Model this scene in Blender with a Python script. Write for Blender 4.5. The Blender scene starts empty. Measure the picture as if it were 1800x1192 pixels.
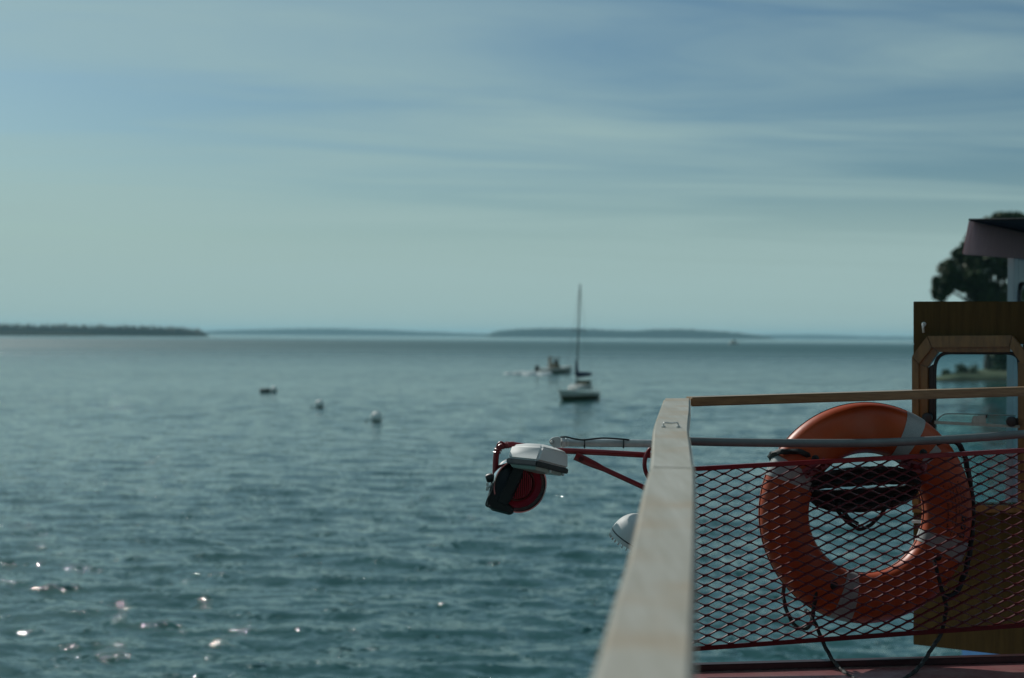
import bpy, bmesh, math, random
import numpy as np
from mathutils import Vector, Matrix, noise as mnoise
R = math.radians
random.seed(7); rng = np.random.default_rng(11)
scene = bpy.context.scene
COL = scene.collection

# ------------------------------------------------------------------ camera
EYE = 5.0                       # eye height above the water
FX = 2500.0                     # focal length in photo pixels (1800 wide) = 50 mm
cam_d = bpy.data.cameras.new('camera'); cam = bpy.data.objects.new('camera', cam_d); COL.objects.link(cam)
cam_d.sensor_width = 36.0; cam_d.lens = 50.0
cam_d.clip_start = 0.05; cam_d.clip_end = 40000
PITCH = math.atan((596 - 591) / FX); ROLL = R(0.45)
fwd = Vector((0, math.cos(PITCH), -math.sin(PITCH)))
rt0 = Vector((1, 0, 0)); up0 = rt0.cross(fwd)
rt = rt0 * math.cos(ROLL) + up0 * math.sin(ROLL)       # horizon falls to the right
up = rt.cross(fwd)
CAMP = Vector((0, 0, EYE))
m = Matrix((rt, up, -fwd)).transposed().to_4x4(); m.translation = CAMP
cam.matrix_world = m
cam_d.dof.use_dof = True; cam_d.dof.focus_distance = 4.62; cam_d.dof.aperture_fstop = 2.9
cam_d.dof.aperture_blades = 9
scene.camera = cam

def P(px, py, d):
    """photo pixel and depth along the view axis -> world point"""
    return CAMP + d * (fwd + rt * ((px - 900) / FX) - up * ((py - 596) / FX))
def ON(px, py, z=0.0):
    """photo pixel -> the point where its ray meets height z"""
    v = fwd + rt * ((px - 900) / FX) - up * ((py - 596) / FX)
    return CAMP + v * ((z - EYE) / v.z)

# ------------------------------------------------------------------ sky, sun, exposure
SUN_AZ, SUN_EL = -37.0, 38.0      # degrees left of the view, above the horizon
scene.view_settings.view_transform = 'Standard'; scene.view_settings.look = 'None'
scene.view_settings.gamma = 1.0; scene.view_settings.use_curve_mapping = False
scene.view_settings.exposure = -0.86
w = bpy.data.worlds.new('World'); scene.world = w; w.use_nodes = True
nt = w.node_tree; N = nt.nodes; L = nt.links
bg = N['Background']; bg.inputs['Strength'].default_value = 0.107
sky = N.new('ShaderNodeTexSky'); sky.sky_type = 'NISHITA'; sky.sun_disc = False
sky.sun_elevation = R(SUN_EL); sky.sun_rotation = R(SUN_AZ % 360)
sky.air_density = 1.0; sky.dust_density = 1.2; sky.ozone_density = 1.6
def wmath(op, a, b=None):
    n = N.new('ShaderNodeMath'); n.operation = op
    for i, v in enumerate((a, b)):
        if v is None: continue
        if isinstance(v, (int, float)): n.inputs[i].default_value = v
        else: L.new(v, n.inputs[i])
    return n.outputs[0]
tc = N.new('ShaderNodeTexCoord'); sp = N.new('ShaderNodeSeparateXYZ'); L.new(tc.outputs['Generated'], sp.inputs[0])
den = wmath('ADD', wmath('MAXIMUM', sp.outputs['Z'], 0.0), 0.07)
u_ = wmath('DIVIDE', sp.outputs['X'], den); v_ = wmath('DIVIDE', sp.outputs['Y'], den)
cb = N.new('ShaderNodeCombineXYZ')
L.new(wmath('ADD', wmath('MULTIPLY', u_, 0.36), wmath('MULTIPLY', v_, 0.14)), cb.inputs[0])
L.new(wmath('ADD', wmath('MULTIPLY', v_, 1.25), wmath('MULTIPLY', u_, -0.16)), cb.inputs[1])
n1 = N.new('ShaderNodeTexNoise'); n1.inputs['Scale'].default_value = 1.0; n1.inputs['Detail'].default_value = 6
n1.inputs['Roughness'].default_value = 0.52; n1.inputs['Distortion'].default_value = 0.9
L.new(cb.outputs[0], n1.inputs['Vector'])
cr = N.new('ShaderNodeValToRGB'); cr.color_ramp.elements[0].position = 0.38; cr.color_ramp.elements[1].position = 0.72
L.new(n1.outputs['Fac'], cr.inputs[0])
tint = N.new('ShaderNodeMix'); tint.data_type = 'RGBA'; tint.blend_type = 'MULTIPLY'; tint.inputs['Factor'].default_value = 1
L.new(sky.outputs[0], tint.inputs['A']); tint.inputs['B'].default_value = (0.56, 0.81, 0.88, 1)
cl = N.new('ShaderNodeMix'); cl.data_type = 'RGBA'
low = N.new('ShaderNodeMapRange'); low.interpolation_type = 'SMOOTHSTEP'      # thin cloud seen edge-on closes up towards the horizon
low.inputs[1].default_value = 0.125; low.inputs[2].default_value = 0.035; low.inputs[3].default_value = 0.0; low.inputs[4].default_value = 1.0
L.new(sp.outputs['Z'], low.inputs[0])
keep = wmath('SUBTRACT', 1.0, wmath('MULTIPLY', low.outputs[0], 0.96))
cov = wmath('SUBTRACT', 1.0, wmath('MULTIPLY', keep, wmath('SUBTRACT', 1.0, wmath('MULTIPLY', cr.outputs[0], 0.85))))
L.new(cov, cl.inputs['Factor'])
L.new(tint.outputs['Result'], cl.inputs['A']); cl.inputs['B'].default_value = (5.75, 8.15, 7.95, 1)
L.new(cl.outputs['Result'], bg.inputs['Color'])

sd = bpy.data.lights.new('sun', 'SUN'); sd.energy = 4.5; sd.angle = R(0.53); sd.color = (1.0, 0.97, 0.91)
sun = bpy.data.objects.new('sun', sd); COL.objects.link(sun)
az, el = R(SUN_AZ), R(SUN_EL)
SUNV = Vector((math.sin(az) * math.cos(el), math.cos(az) * math.cos(el), math.sin(el)))
sun.rotation_euler = SUNV.to_track_quat('Z', 'Y').to_euler(); sun.location = (0, 0, 60)

cy = scene.cycles
cy.use_denoising = True; cy.denoiser = 'OPENIMAGEDENOISE'
cy.max_bounces = 8; cy.diffuse_bounces = 3; cy.glossy_bounces = 4; cy.transmission_bounces = 6
cy.volume_bounces = 1; cy.transparent_max_bounces = 12
cy.sample_clamp_indirect = 6.0; cy.caustics_reflective = False; cy.caustics_refractive = False

# ------------------------------------------------------------------ helpers
ORIG = {}
def tag(o, label=None, cat=None, group=None, kind=None):
    for k, v in (('label', label), ('category', cat), ('group', group), ('kind', kind)):
        if v: o[k] = v
    return o
def thing(name, loc, label, cat, group=None):
    o = bpy.data.objects.new(name, None); COL.objects.link(o); o.location = loc
    o.empty_display_size = 0.1; ORIG[o.name] = Vector(loc)
    return tag(o, label, cat, group)
def root_of(o):
    while o.parent: o = o.parent
    return o
class MB:
    """collects shapes in world coordinates; build() links them as one mesh object"""
    def __init__(s): s.v = []; s.f = []
    def add(s, vs, fs):
        k = len(s.v); s.v += [Vector(x) for x in vs]; s.f += [tuple(i + k for i in f) for f in fs]; return s
    def hexa(s, a, b):      # two quads (a = 4 pts, b = 4 pts) joined to a solid
        return s.add(list(a) + list(b), [(3, 2, 1, 0), (4, 5, 6, 7), (0, 1, 5, 4), (1, 2, 6, 5), (2, 3, 7, 6), (3, 0, 4, 7)])
    def box(s, c, ax, ay, az_):   # centre and three half-axis vectors
        c = Vector(c); ax = Vector(ax); ay = Vector(ay); az_ = Vector(az_)
        q = [c - ax - ay, c + ax - ay, c + ax + ay, c - ax + ay]
        return s.hexa([p - az_ for p in q], [p + az_ for p in q])
    def prism(s, poly, off):
        n = len(poly); off = Vector(off); poly = [Vector(p) for p in poly]
        return s.add(poly + [p + off for p in poly], [tuple(reversed(range(n))), tuple(range(n, 2 * n))] +
                     [(i, (i + 1) % n, n + (i + 1) % n, n + i) for i in range(n)])
    def loft(s, rings, caps=True, closed=True):
        n = len(rings[0]); k = len(s.v)
        for r_ in rings: s.v += [Vector(p) for p in r_]
        for j in range(len(rings) - 1):
            for i in range(n if closed else n - 1):
                a = k + j * n + i; b = k + j * n + (i + 1) % n
                s.f.append((a, b, b + n, a + n))
        if caps:
            s.f.append(tuple(k + i for i in reversed(range(n))))
            s.f.append(tuple(k + (len(rings) - 1) * n + i for i in range(n)))
        return s
    def tube(s, pts, rad, seg=10, lobes=0, twist=0.0, lob=0.16):
        pts = [Vector(p) for p in pts]; n = len(pts); rr = rad if hasattr(rad, '__len__') else [rad] * n
        t0 = (pts[1] - pts[0]).normalized()
        u = t0.orthogonal().normalized(); rings = []; acc = 0.0; prev = t0
        for i, p in enumerate(pts):
            t = (pts[min(i + 1, n - 1)] - pts[max(i - 1, 0)])
            t = t.normalized() if t.length > 1e-9 else prev
            u = (u - t * u.dot(t)).normalized(); v = t.cross(u); prev = t
            if i: acc += (p - pts[i - 1]).length
            ring = []
            for k in range(seg):
                a = 2 * math.pi * k / seg
                q = rr[i] * (1 + (lob * math.cos(lobes * a - twist * acc) if lobes else 0))
                ring.append(p + (u * math.cos(a) + v * math.sin(a)) * q)
            rings.append(ring)
        return s.loft(rings)
    def lathe(s, c, axis, prof, seg=24, caps=True):
        c = Vector(c); axis = Vector(axis).normalized(); u = axis.orthogonal().normalized(); v = axis.cross(u)
        rings = [[c + axis * h + (u * math.cos(2 * math.pi * k / seg) + v * math.sin(2 * math.pi * k / seg)) * max(r_, 1e-4)
                  for k in range(seg)] for r_, h in prof]
        return s.loft(rings, caps)
    def build(s, name, mat, parent=None, bevel=0, seg=2, smooth=True, angle=35, loc=None):
        o_ = ORIG[root_of(parent).name] if parent else Vector(loc or (0, 0, 0))
        bm = bmesh.new(); vs = [bm.verts.new(p - o_) for p in s.v]
        for f in s.f:
            try: bm.faces.new([vs[i] for i in f])
            except ValueError: pass
        bmesh.ops.recalc_face_normals(bm, faces=bm.faces)
        if bevel:
            es = [e for e in bm.edges if len(e.link_faces) == 2 and e.calc_face_angle(0) > R(28)]
            bmesh.ops.bevel(bm, geom=es, offset=bevel, segments=seg, affect='EDGES', clamp_overlap=True)
        me = bpy.data.meshes.new(name); bm.to_mesh(me); bm.free()
        if smooth:
            me.polygons.foreach_set('use_smooth', [True] * len(me.polygons))
            me.set_sharp_from_angle(angle=R(angle))
        o = bpy.data.objects.new(name, me); COL.objects.link(o); me.materials.append(mat)
        if parent: o.parent = parent
        else: o.location = o_; ORIG[o.name] = o_
        return o
def spline(pts, n=8):
    """Catmull-Rom through the points"""
    pts = [Vector(p) for p in pts]; q = [pts[0] * 2 - pts[1]] + pts + [pts[-1] * 2 - pts[-2]]; out = []
    for i in range(1, len(q) - 2):
        for k in range(n):
            t = k / n; a, b, c, d = q[i - 1], q[i], q[i + 1], q[i + 2]
            out.append(0.5 * ((2 * b) + (c - a) * t + (2 * a - 5 * b + 4 * c - d) * t * t + (3 * b - a - 3 * c + d) * t ** 3))
    return out + [pts[-1]]
def resample(pts, step):
    out = [pts[0]]; acc = 0
    for a, b in zip(pts, pts[1:]):
        l = (b - a).length; k = max(1, int(round(l / step)))
        out += [a.lerp(b, (i + 1) / k) for i in range(k)]
    return out

# ------------------------------------------------------------------ materials
def mat(name, c, rough=0.5, metal=0.0, c2=None, nscale=8.0, stretch=(1, 1, 1), lo=0.35, hi=0.65, bump=0.0, bscale=60.0,
        spec=0.5, coat=0.0, rvar=0.0, detail=5, c3=None, s3=3.0, sheen=0.0):
    m_ = bpy.data.materials.new(name); m_.use_nodes = True; t = m_.node_tree; n = t.nodes; l = t.links
    b = n['Principled BSDF']; b.inputs['Base Color'].default_value = (*c, 1)
    b.inputs['Roughness'].default_value = rough; b.inputs['Metallic'].default_value = metal
    b.inputs['Specular IOR Level'].default_value = spec; b.inputs['Coat Weight'].default_value = coat
    b.inputs['Coat Roughness'].default_value = 0.12
    tcn = n.new('ShaderNodeTexCoord'); mp = n.new('ShaderNodeMapping'); l.new(tcn.outputs['Object'], mp.inputs[0])
    mp.inputs['Scale'].default_value = stretch
    if c2:
        no = n.new('ShaderNodeTexNoise'); no.inputs['Scale'].default_value = nscale; no.inputs['Detail'].default_value = detail
        no.inputs['Roughness'].default_value = 0.6; l.new(mp.outputs[0], no.inputs['Vector'])
        mr = n.new('ShaderNodeMapRange'); mr.inputs[1].default_value = lo; mr.inputs[2].default_value = hi; l.new(no.outputs['Fac'], mr.inputs[0])
        mx = n.new('ShaderNodeMix'); mx.data_type = 'RGBA'; l.new(mr.outputs[0], mx.inputs['Factor'])
        mx.inputs['A'].default_value = (*c, 1); mx.inputs['B'].default_value = (*c2, 1); out = mx.outputs['Result']
        if c3:
            n3 = n.new('ShaderNodeTexNoise'); n3.inputs['Scale'].default_value = s3; n3.inputs['Detail'].default_value = 4
            l.new(tcn.outputs['Object'], n3.inputs['Vector'])
            m3 = n.new('ShaderNodeMapRange'); m3.inputs[1].default_value = 0.5; m3.inputs[2].default_value = 0.72; l.new(n3.outputs['Fac'], m3.inputs[0])
            x3 = n.new('ShaderNodeMix'); x3.data_type = 'RGBA'; l.new(m3.outputs[0], x3.inputs['Factor'])
            l.new(out, x3.inputs['A']); x3.inputs['B'].default_value = (*c3, 1); out = x3.outputs['Result']
        l.new(out, b.inputs['Base Color'])
        if rvar:
            r_ = n.new('ShaderNodeMapRange'); r_.inputs[3].default_value = rough - rvar; r_.inputs[4].default_value = rough + rvar
            l.new(no.outputs['Fac'], r_.inputs[0]); l.new(r_.outputs[0], b.inputs['Roughness'])
    if bump:
        nb = n.new('ShaderNodeTexNoise'); nb.inputs['Scale'].default_value = bscale; nb.inputs['Detail'].default_value = 4
        l.new(mp.outputs[0], nb.inputs['Vector'])
        bp = n.new('ShaderNodeBump'); bp.inputs['Strength'].default_value = 1.0; bp.inputs['Distance'].default_value = bump
        l.new(nb.outputs['Fac'], bp.inputs['Height']); l.new(bp.outputs[0], b.inputs['Normal'])
    return m_
M = {}
M['cap'] = mat('weathered cap wood', (0.36, 0.335, 0.26), 0.55, c2=(0.47, 0.46, 0.40), nscale=3.2, stretch=(14, 1.2, 8), lo=0.3, hi=0.72,
               bump=0.0006, bscale=9, c3=(0.40, 0.31, 0.20), s3=5.5, rvar=0.1)
M['frontwood'] = mat('varnished rail wood', (0.38, 0.225, 0.10), 0.42, c2=(0.24, 0.13, 0.055), nscale=4, stretch=(1.5, 20, 30), bump=0.0005, bscale=7, coat=0.25)
M['panelwood'] = mat('dark varnished plywood', (0.100, 0.058, 0.014), 0.55, c2=(0.066, 0.037, 0.008), nscale=4, stretch=(14, 14, 1.0), bump=0.0004, bscale=10, coat=0.02, spec=0.2)
M['framewood'] = mat('varnished frame wood', (0.25, 0.125, 0.033), 0.4, c2=(0.165, 0.080, 0.020), nscale=5, stretch=(12, 12, 2.0), bump=0.0004, bscale=9, coat=0.3)
M['redpaint'] = mat('dark red gloss paint', (0.115, 0.008, 0.011), 0.30, c2=(0.085, 0.006, 0.009), nscale=25, spec=0.32, bump=0.0002, bscale=120, rvar=0.05)
M['redarm'] = mat('bright red gloss paint', (0.27, 0.016, 0.022), 0.3, c2=(0.19, 0.012, 0.016), nscale=18, bump=0.0004, bscale=120)
M['deck'] = mat('oxide red deck paint', (0.29, 0.12, 0.118), 0.42, c2=(0.21, 0.065, 0.068), nscale=30, lo=0.3, hi=0.7, bump=0.0012, bscale=140, rvar=0.15, c3=(0.27, 0.13, 0.12), s3=9)
M['darkred'] = mat('dark red edge paint', (0.045, 0.012, 0.014), 0.45, c2=(0.03, 0.008, 0.010), nscale=20, bump=0.0006, bscale=80)
M['galv'] = mat('galvanised pipe', (0.58, 0.60, 0.58), 0.42, 0.2, c2=(0.46, 0.48, 0.47), nscale=40, bump=0.0002, bscale=200)
M['greypipe'] = mat('grey painted pipe', (0.20, 0.22, 0.215), 0.40, 0.1, c2=(0.16, 0.175, 0.17), nscale=18, bump=0.0003, bscale=90)
M['white'] = mat('white powder coat', (0.72, 0.73, 0.70), 0.55, spec=0.3, c2=(0.66, 0.66, 0.63), nscale=9, rvar=0.06, bump=0.0001, bscale=300)
M['whitehull'] = mat('white gelcoat', (0.66, 0.66, 0.60), 0.3, c2=(0.52, 0.51, 0.44), nscale=2)
M['gasket'] = mat('black rubber', (0.010, 0.013, 0.013), 0.4, c2=(0.018, 0.02, 0.02), nscale=30)
M['blackplastic'] = mat('black lamp housing', (0.006, 0.009, 0.010), 0.36, c2=(0.010, 0.013, 0.013), nscale=14, spec=0.35, bump=0.0003, bscale=120)
M['chrome'] = mat('chromed steel', (0.72, 0.72, 0.70), 0.08, 1.0)
M['steel'] = mat('dull steel', (0.74, 0.75, 0.72), 0.38, 0.2, c2=(0.6, 0.6, 0.57), nscale=40)
M['brightmetal'] = mat('brushed bright metal', (0.62, 0.63, 0.61), 0.22, 0.85, c2=(0.5, 0.5, 0.48), nscale=60)
M['fadedred'] = mat('faded pinkish red paint', (0.36, 0.10, 0.12), 0.5, c2=(0.28, 0.07, 0.085), nscale=40)
M['redreflection'] = mat('reflector painted with red reflection', (0.46, 0.025, 0.05), 0.2, 0.0, c2=(0.38, 0.02, 0.04), nscale=30, spec=0.7)  # red hull's reflection in a chrome bowl, painted as diffuse colour
M['lampglass'] = mat('ribbed lamp glass', (0.36, 0.42, 0.38), 0.25, c2=(0.28, 0.34, 0.30), nscale=90, stretch=(1, 1, 0.1))
M['rope'] = mat('black braided rope', (0.008, 0.011, 0.011), 0.6, c2=(0.025, 0.03, 0.028), nscale=220, lo=0.4, hi=0.6, bump=0.0012, bscale=380)
M['ring'] = mat('orange life ring vinyl', (0.60, 0.100, 0.020), 0.42, c2=(0.50, 0.072, 0.014), nscale=6, rvar=0.08, bump=0.0004, bscale=45, c3=(0.50, 0.11, 0.04), s3=7)
M['seam'] = mat('dark seam', (0.10, 0.018, 0.010), 0.6)
M['tape'] = mat('silver reflective tape', (0.46, 0.48, 0.46), 0.42, c2=(0.38, 0.40, 0.385), nscale=300, lo=0.45, hi=0.55, bump=0.0002, bscale=250)
M['print'] = mat('black print', (0.012, 0.010, 0.010), 0.55)
M['fascia'] = mat('faded red visor', (0.60, 0.34, 0.33), 0.65, c2=(0.52, 0.28, 0.275), nscale=8, stretch=(9, 9, 0.6))
M['blackroof'] = mat('black roof lining', (0.006, 0.006, 0.006), 0.8)
M['bluepaint'] = mat('blue hull paint', (0.02, 0.12, 0.32), 0.4, c2=(0.015, 0.09, 0.26), nscale=3)
M['sidewall'] = mat('white side wall', (0.50, 0.52, 0.50), 0.45, c2=(0.42, 0.45, 0.44), nscale=6, stretch=(4, 4, 0.7))
M['leaf'] = mat('oak leaves', (0.035, 0.062, 0.018), 0.6, c2=(0.065, 0.095, 0.028), nscale=0.7, spec=0.25)
M['bark'] = mat('oak bark', (0.06, 0.05, 0.038), 0.85, c2=(0.10, 0.085, 0.065), nscale=3, stretch=(4, 4, 0.6), bump=0.03, bscale=6)
M['bank'] = mat('grassy bank', (0.085, 0.105, 0.035), 0.9, c2=(0.15, 0.14, 0.07), nscale=0.4, bump=0.1, bscale=1.5)
M['forest'] = mat('spruce forest', (0.020, 0.034, 0.022), 0.9, c2=(0.045, 0.058, 0.035), nscale=0.03, spec=0.1)
M['sand'] = mat('pale rocky shore', (0.22, 0.20, 0.14), 0.9, c2=(0.12, 0.115, 0.075), nscale=0.05)
M['sailblue'] = mat('navy sail cover', (0.006, 0.020, 0.055), 0.7, c2=(0.010, 0.03, 0.075), nscale=4)
M['mast'] = mat('anodised mast', (0.20, 0.22, 0.21), 0.4, 0.5)
M['teak'] = mat('weathered teak', (0.19, 0.15, 0.075), 0.6, c2=(0.12, 0.09, 0.045), nscale=6)
M['olive'] = mat('olive waterline paint', (0.05, 0.065, 0.02), 0.6)
M['darkglass'] = mat('dark cabin window', (0.012, 0.016, 0.018), 0.1)
M['buoy'] = mat('white mooring buoy', (0.84, 0.84, 0.79), 0.5, c2=(0.74, 0.74, 0.67), nscale=3)
M['algae'] = mat('weedy waterline', (0.05, 0.065, 0.03), 0.8, c2=(0.13, 0.07, 0.04), nscale=5)
M['drum'] = mat('grey weathered drum', (0.17, 0.19, 0.17), 0.6, c2=(0.09, 0.10, 0.08), nscale=4)
M['foam'] = mat('white foam', (0.72, 0.76, 0.74), 0.9, c2=(0.5, 0.58, 0.57), nscale=1.5)
M['skin'] = mat('pale clothing', (0.35, 0.28, 0.22), 0.8)
def glassmat(name, tintc, gl):
    m_ = bpy.data.materials.new(name); m_.use_nodes = True; t = m_.node_tree; n = t.nodes; n.clear()
    o = n.new('ShaderNodeOutputMaterial'); tr = n.new('ShaderNodeBsdfTransparent'); tr.inputs[0].default_value = (*tintc, 1)
    g = n.new('ShaderNodeBsdfGlossy'); g.inputs['Roughness'].default_value = 0.03; g.inputs[0].default_value = (1, 1, 1, 1)
    fr = n.new('ShaderNodeFresnel'); fr.inputs['IOR'].default_value = gl
    mx = n.new('ShaderNodeMixShader'); t.links.new(fr.outputs[0], mx.inputs[0]); t.links.new(tr.outputs[0], mx.inputs[1]); t.links.new(g.outputs[0], mx.inputs[2])
    t.links.new(mx.outputs[0], o.inputs[0]); return m_
M['glass'] = glassmat('cabin window glass', (0.80, 0.90, 0.92), 1.3)
M['glass2'] = glassmat('sliding pane glass', (0.86, 0.94, 0.92), 1.25)

def water_material():
    m_ = bpy.data.materials.new('sea water'); m_.use_nodes = True; t = m_.node_tree; n = t.nodes; l = t.links
    b = n['Principled BSDF']; b.inputs['Base Color'].default_value = (0.015, 0.080, 0.078, 1)
    b.inputs['Roughness'].default_value = 0.05; b.inputs['IOR'].default_value = 1.333
    ge = n.new('ShaderNodeNewGeometry')
    def M_(op, a, bb=None, vec=True):
        q = n.new('ShaderNodeVectorMath' if vec else 'ShaderNodeMath'); q.operation = op
        for i, v in enumerate((a, bb)):
            if v is None: continue
            if isinstance(v, tuple): q.inputs[i].default_value = v
            elif isinstance(v, (int, float)):
                if vec: q.inputs['Scale'].default_value = v
                else: q.inputs[i].default_value = v
            else: l.new(v, q.inputs[i])
        return q.outputs['Value' if (not vec or op == 'LENGTH') else 'Vector']
    dist = M_('LENGTH', ge.outputs['Position'])
    def ripple(scale, stretch, amount):
        mp = n.new('ShaderNodeMapping'); mp.inputs['Scale'].default_value = stretch; mp.inputs['Rotation'].default_value = (0, 0, R(12))
        l.new(ge.outputs['Position'], mp.inputs[0])
        no = n.new('ShaderNodeTexNoise'); no.inputs['Scale'].default_value = scale; no.inputs['Detail'].default_value = 3
        l.new(mp.outputs[0], no.inputs['Vector'])
        d = M_('SUBTRACT', no.outputs['Color'], (0.5, 0.5, 0.5))
        d = M_('MULTIPLY', d, (1, 1, 0)); q = n.new('ShaderNodeVectorMath'); q.operation = 'SCALE'; l.new(d, q.inputs[0])
        if isinstance(amount, (int, float)): q.inputs['Scale'].default_value = amount
        else: l.new(amount, q.inputs['Scale'])
        return q.outputs[0]
    far = n.new('ShaderNodeMapRange'); far.inputs[1].default_value = 60; far.inputs[2].default_value = 360
    far.inputs[3].default_value = 0.0; far.inputs[4].default_value = 1.6; l.new(dist, far.inputs[0])
    ro = n.new('ShaderNodeMapRange'); ro.inputs[1].default_value = 80; ro.inputs[2].default_value = 620      # waves too small to mesh out there
    ro.inputs[3].default_value = 0.05; ro.inputs[4].default_value = 0.44; l.new(dist, ro.inputs[0])
    lee = n.new('ShaderNodeMapRange'); lee.inputs[1].default_value = 900; lee.inputs[2].default_value = 2000; lee.inputs[3].default_value = 1.0; lee.inputs[4].default_value = 0.25
    l.new(dist, lee.inputs[0])                          # calm water in the lee of the islands
    l.new(M_('MULTIPLY', ro.outputs[0], lee.outputs[0], vec=False), b.inputs['Roughness'])
    gust = n.new('ShaderNodeTexNoise'); gust.inputs['Scale'].default_value = 1.0; gust.inputs['Detail'].default_value = 3
    gm = n.new('ShaderNodeMapping'); gm.inputs['Scale'].default_value = (0.012, 0.04, 1); l.new(ge.outputs['Position'], gm.inputs[0]); l.new(gm.outputs[0], gust.inputs['Vector'])
    gmr = n.new('ShaderNodeMapRange'); gmr.inputs[1].default_value = 0.3; gmr.inputs[2].default_value = 0.7; gmr.inputs[3].default_value = 0.55; gmr.inputs[4].default_value = 1.25
    l.new(gust.outputs['Fac'], gmr.inputs[0])
    paw = n.new('ShaderNodeTexNoise'); paw.inputs['Scale'].default_value = 1.6; paw.inputs['Detail'].default_value = 2
    pm = n.new('ShaderNodeMapping'); pm.inputs['Scale'].default_value = (0.6, 1.5, 1); l.new(ge.outputs['Position'], pm.inputs[0]); l.new(pm.outputs[0], paw.inputs['Vector'])
    pr = n.new('ShaderNodeMapRange'); pr.inputs[1].default_value = 0.50; pr.inputs[2].default_value = 0.72; pr.inputs[3].default_value = 0.40; pr.inputs[4].default_value = 5.2
    l.new(paw.outputs['Fac'], pr.inputs[0])
    s1 = ripple(10.0, (0.7, 1.3, 1), M_('MULTIPLY', gmr.outputs[0], pr.outputs[0], vec=False))
    s2 = ripple(0.9, (0.5, 1.4, 1), M_('MULTIPLY', M_('MULTIPLY', gmr.outputs[0], lee.outputs[0], vec=False), far.outputs[0], vec=False))
    s3 = ripple(2.8, (0.5, 1.5, 1), 0.34)
    s = M_('ADD', s1, s2); s = M_('ADD', s, s3); s = M_('ADD', s, ge.outputs['Normal']); s = M_('NORMALIZE', s)
    l.new(s, b.inputs['Normal'])
    return m_
M['water'] = water_material()

# ------------------------------------------------------------------ water: one sheet to the horizon
def build_water():
    r_near = np.exp(np.arange(math.log(4.0), math.log(420.0), 0.0046)); r_far = np.exp(np.arange(math.log(424.0), math.log(15500.0), 0.035))
    rad = np.concatenate([r_near, r_far])
    th = np.concatenate([np.arange(-34, 34, 0.105), np.arange(34, 326, 4.0)]) * math.pi / 180
    nr, na = len(rad), len(th)
    Rg, Tg = np.meshgrid(rad, th, indexing='ij')
    X = (Rg * np.sin(Tg)).astype(np.float64); Y = (Rg * np.cos(Tg)).astype(np.float64); Z = np.zeros_like(X)
    dth = np.minimum(np.diff(np.append(th, th[0] + 2 * math.pi)), 4 * math.pi / 180)
    dr = np.gradient(rad)
    space = np.maximum(dr[:, None], rad[:, None] * dth[None, :])
    nw = 96
    lam = np.exp(rng.uniform(math.log(0.28), math.log(3.6), nw))
    wind = R(-100)                                   # waves run towards the boat
    ang = wind + rng.normal(0, 0.62, nw); ph = rng.uniform(0, 2 * math.pi, nw)
    gust = 0.8 + 0.35 * np.sin(X * 0.021 + Y * 0.034 + 1.0) * np.sin(Y * 0.05 - X * 0.013)
    for i in range(nw):
        k = 2 * math.pi / lam[i]; slope = 0.0205 * (0.7 + 0.6 * rng.random()) * min(1.0, (1.7 / lam[i]) ** 0.55)
        a = slope / k
        fade = np.clip((lam[i] / space - 2.2) / 2.5, 0, 1)
        p = k * (math.cos(ang[i]) * X + math.sin(ang[i]) * Y) + ph[i]
        s = np.sin(p)
        Z += fade * a * gust * (s + 0.22 * np.sin(2 * p + 1.57))
    co = np.empty((nr * na + 1, 3), np.float32)
    co[:-1, 0] = X.ravel(); co[:-1, 1] = Y.ravel(); co[:-1, 2] = Z.ravel(); co[-1] = (0, 0, 0)
    I, J = np.meshgrid(np.arange(nr - 1), np.arange(na), indexing='ij'); J2 = (J + 1) % na
    quads = np.stack([I * na + J, (I + 1) * na + J, (I + 1) * na + J2, I * na + J2], -1).reshape(-1, 4)[:, ::-1]
    c = nr * na; j = np.arange(na)
    tris = np.stack([np.full(na, c), j, (j + 1) % na], -1)[:, ::-1]
    me = bpy.data.meshes.new('sea_water')
    me.vertices.add(len(co)); me.vertices.foreach_set('co', co.ravel())
    loops = np.concatenate([quads.ravel(), tris.ravel()]).astype(np.int32)
    me.loops.add(len(loops)); me.loops.foreach_set('vertex_index', loops)
    starts = np.concatenate([np.arange(len(quads)) * 4, len(quads) * 4 + np.arange(na) * 3]).astype(np.int32)
    me.polygons.add(len(starts)); me.polygons.foreach_set('loop_start', starts)
    me.polygons.foreach_set('use_smooth', np.ones(len(starts), bool))
    me.update(calc_edges=True); me.validate()
    if me.polygons[0].normal.z < 0: me.flip_normals()
    o = bpy.data.objects.new('sea_water', me); COL.objects.link(o); me.materials.append(M['water'])
    tag(o, 'choppy teal sea water with scattered sun glints', kind='structure')
build_water()

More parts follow.
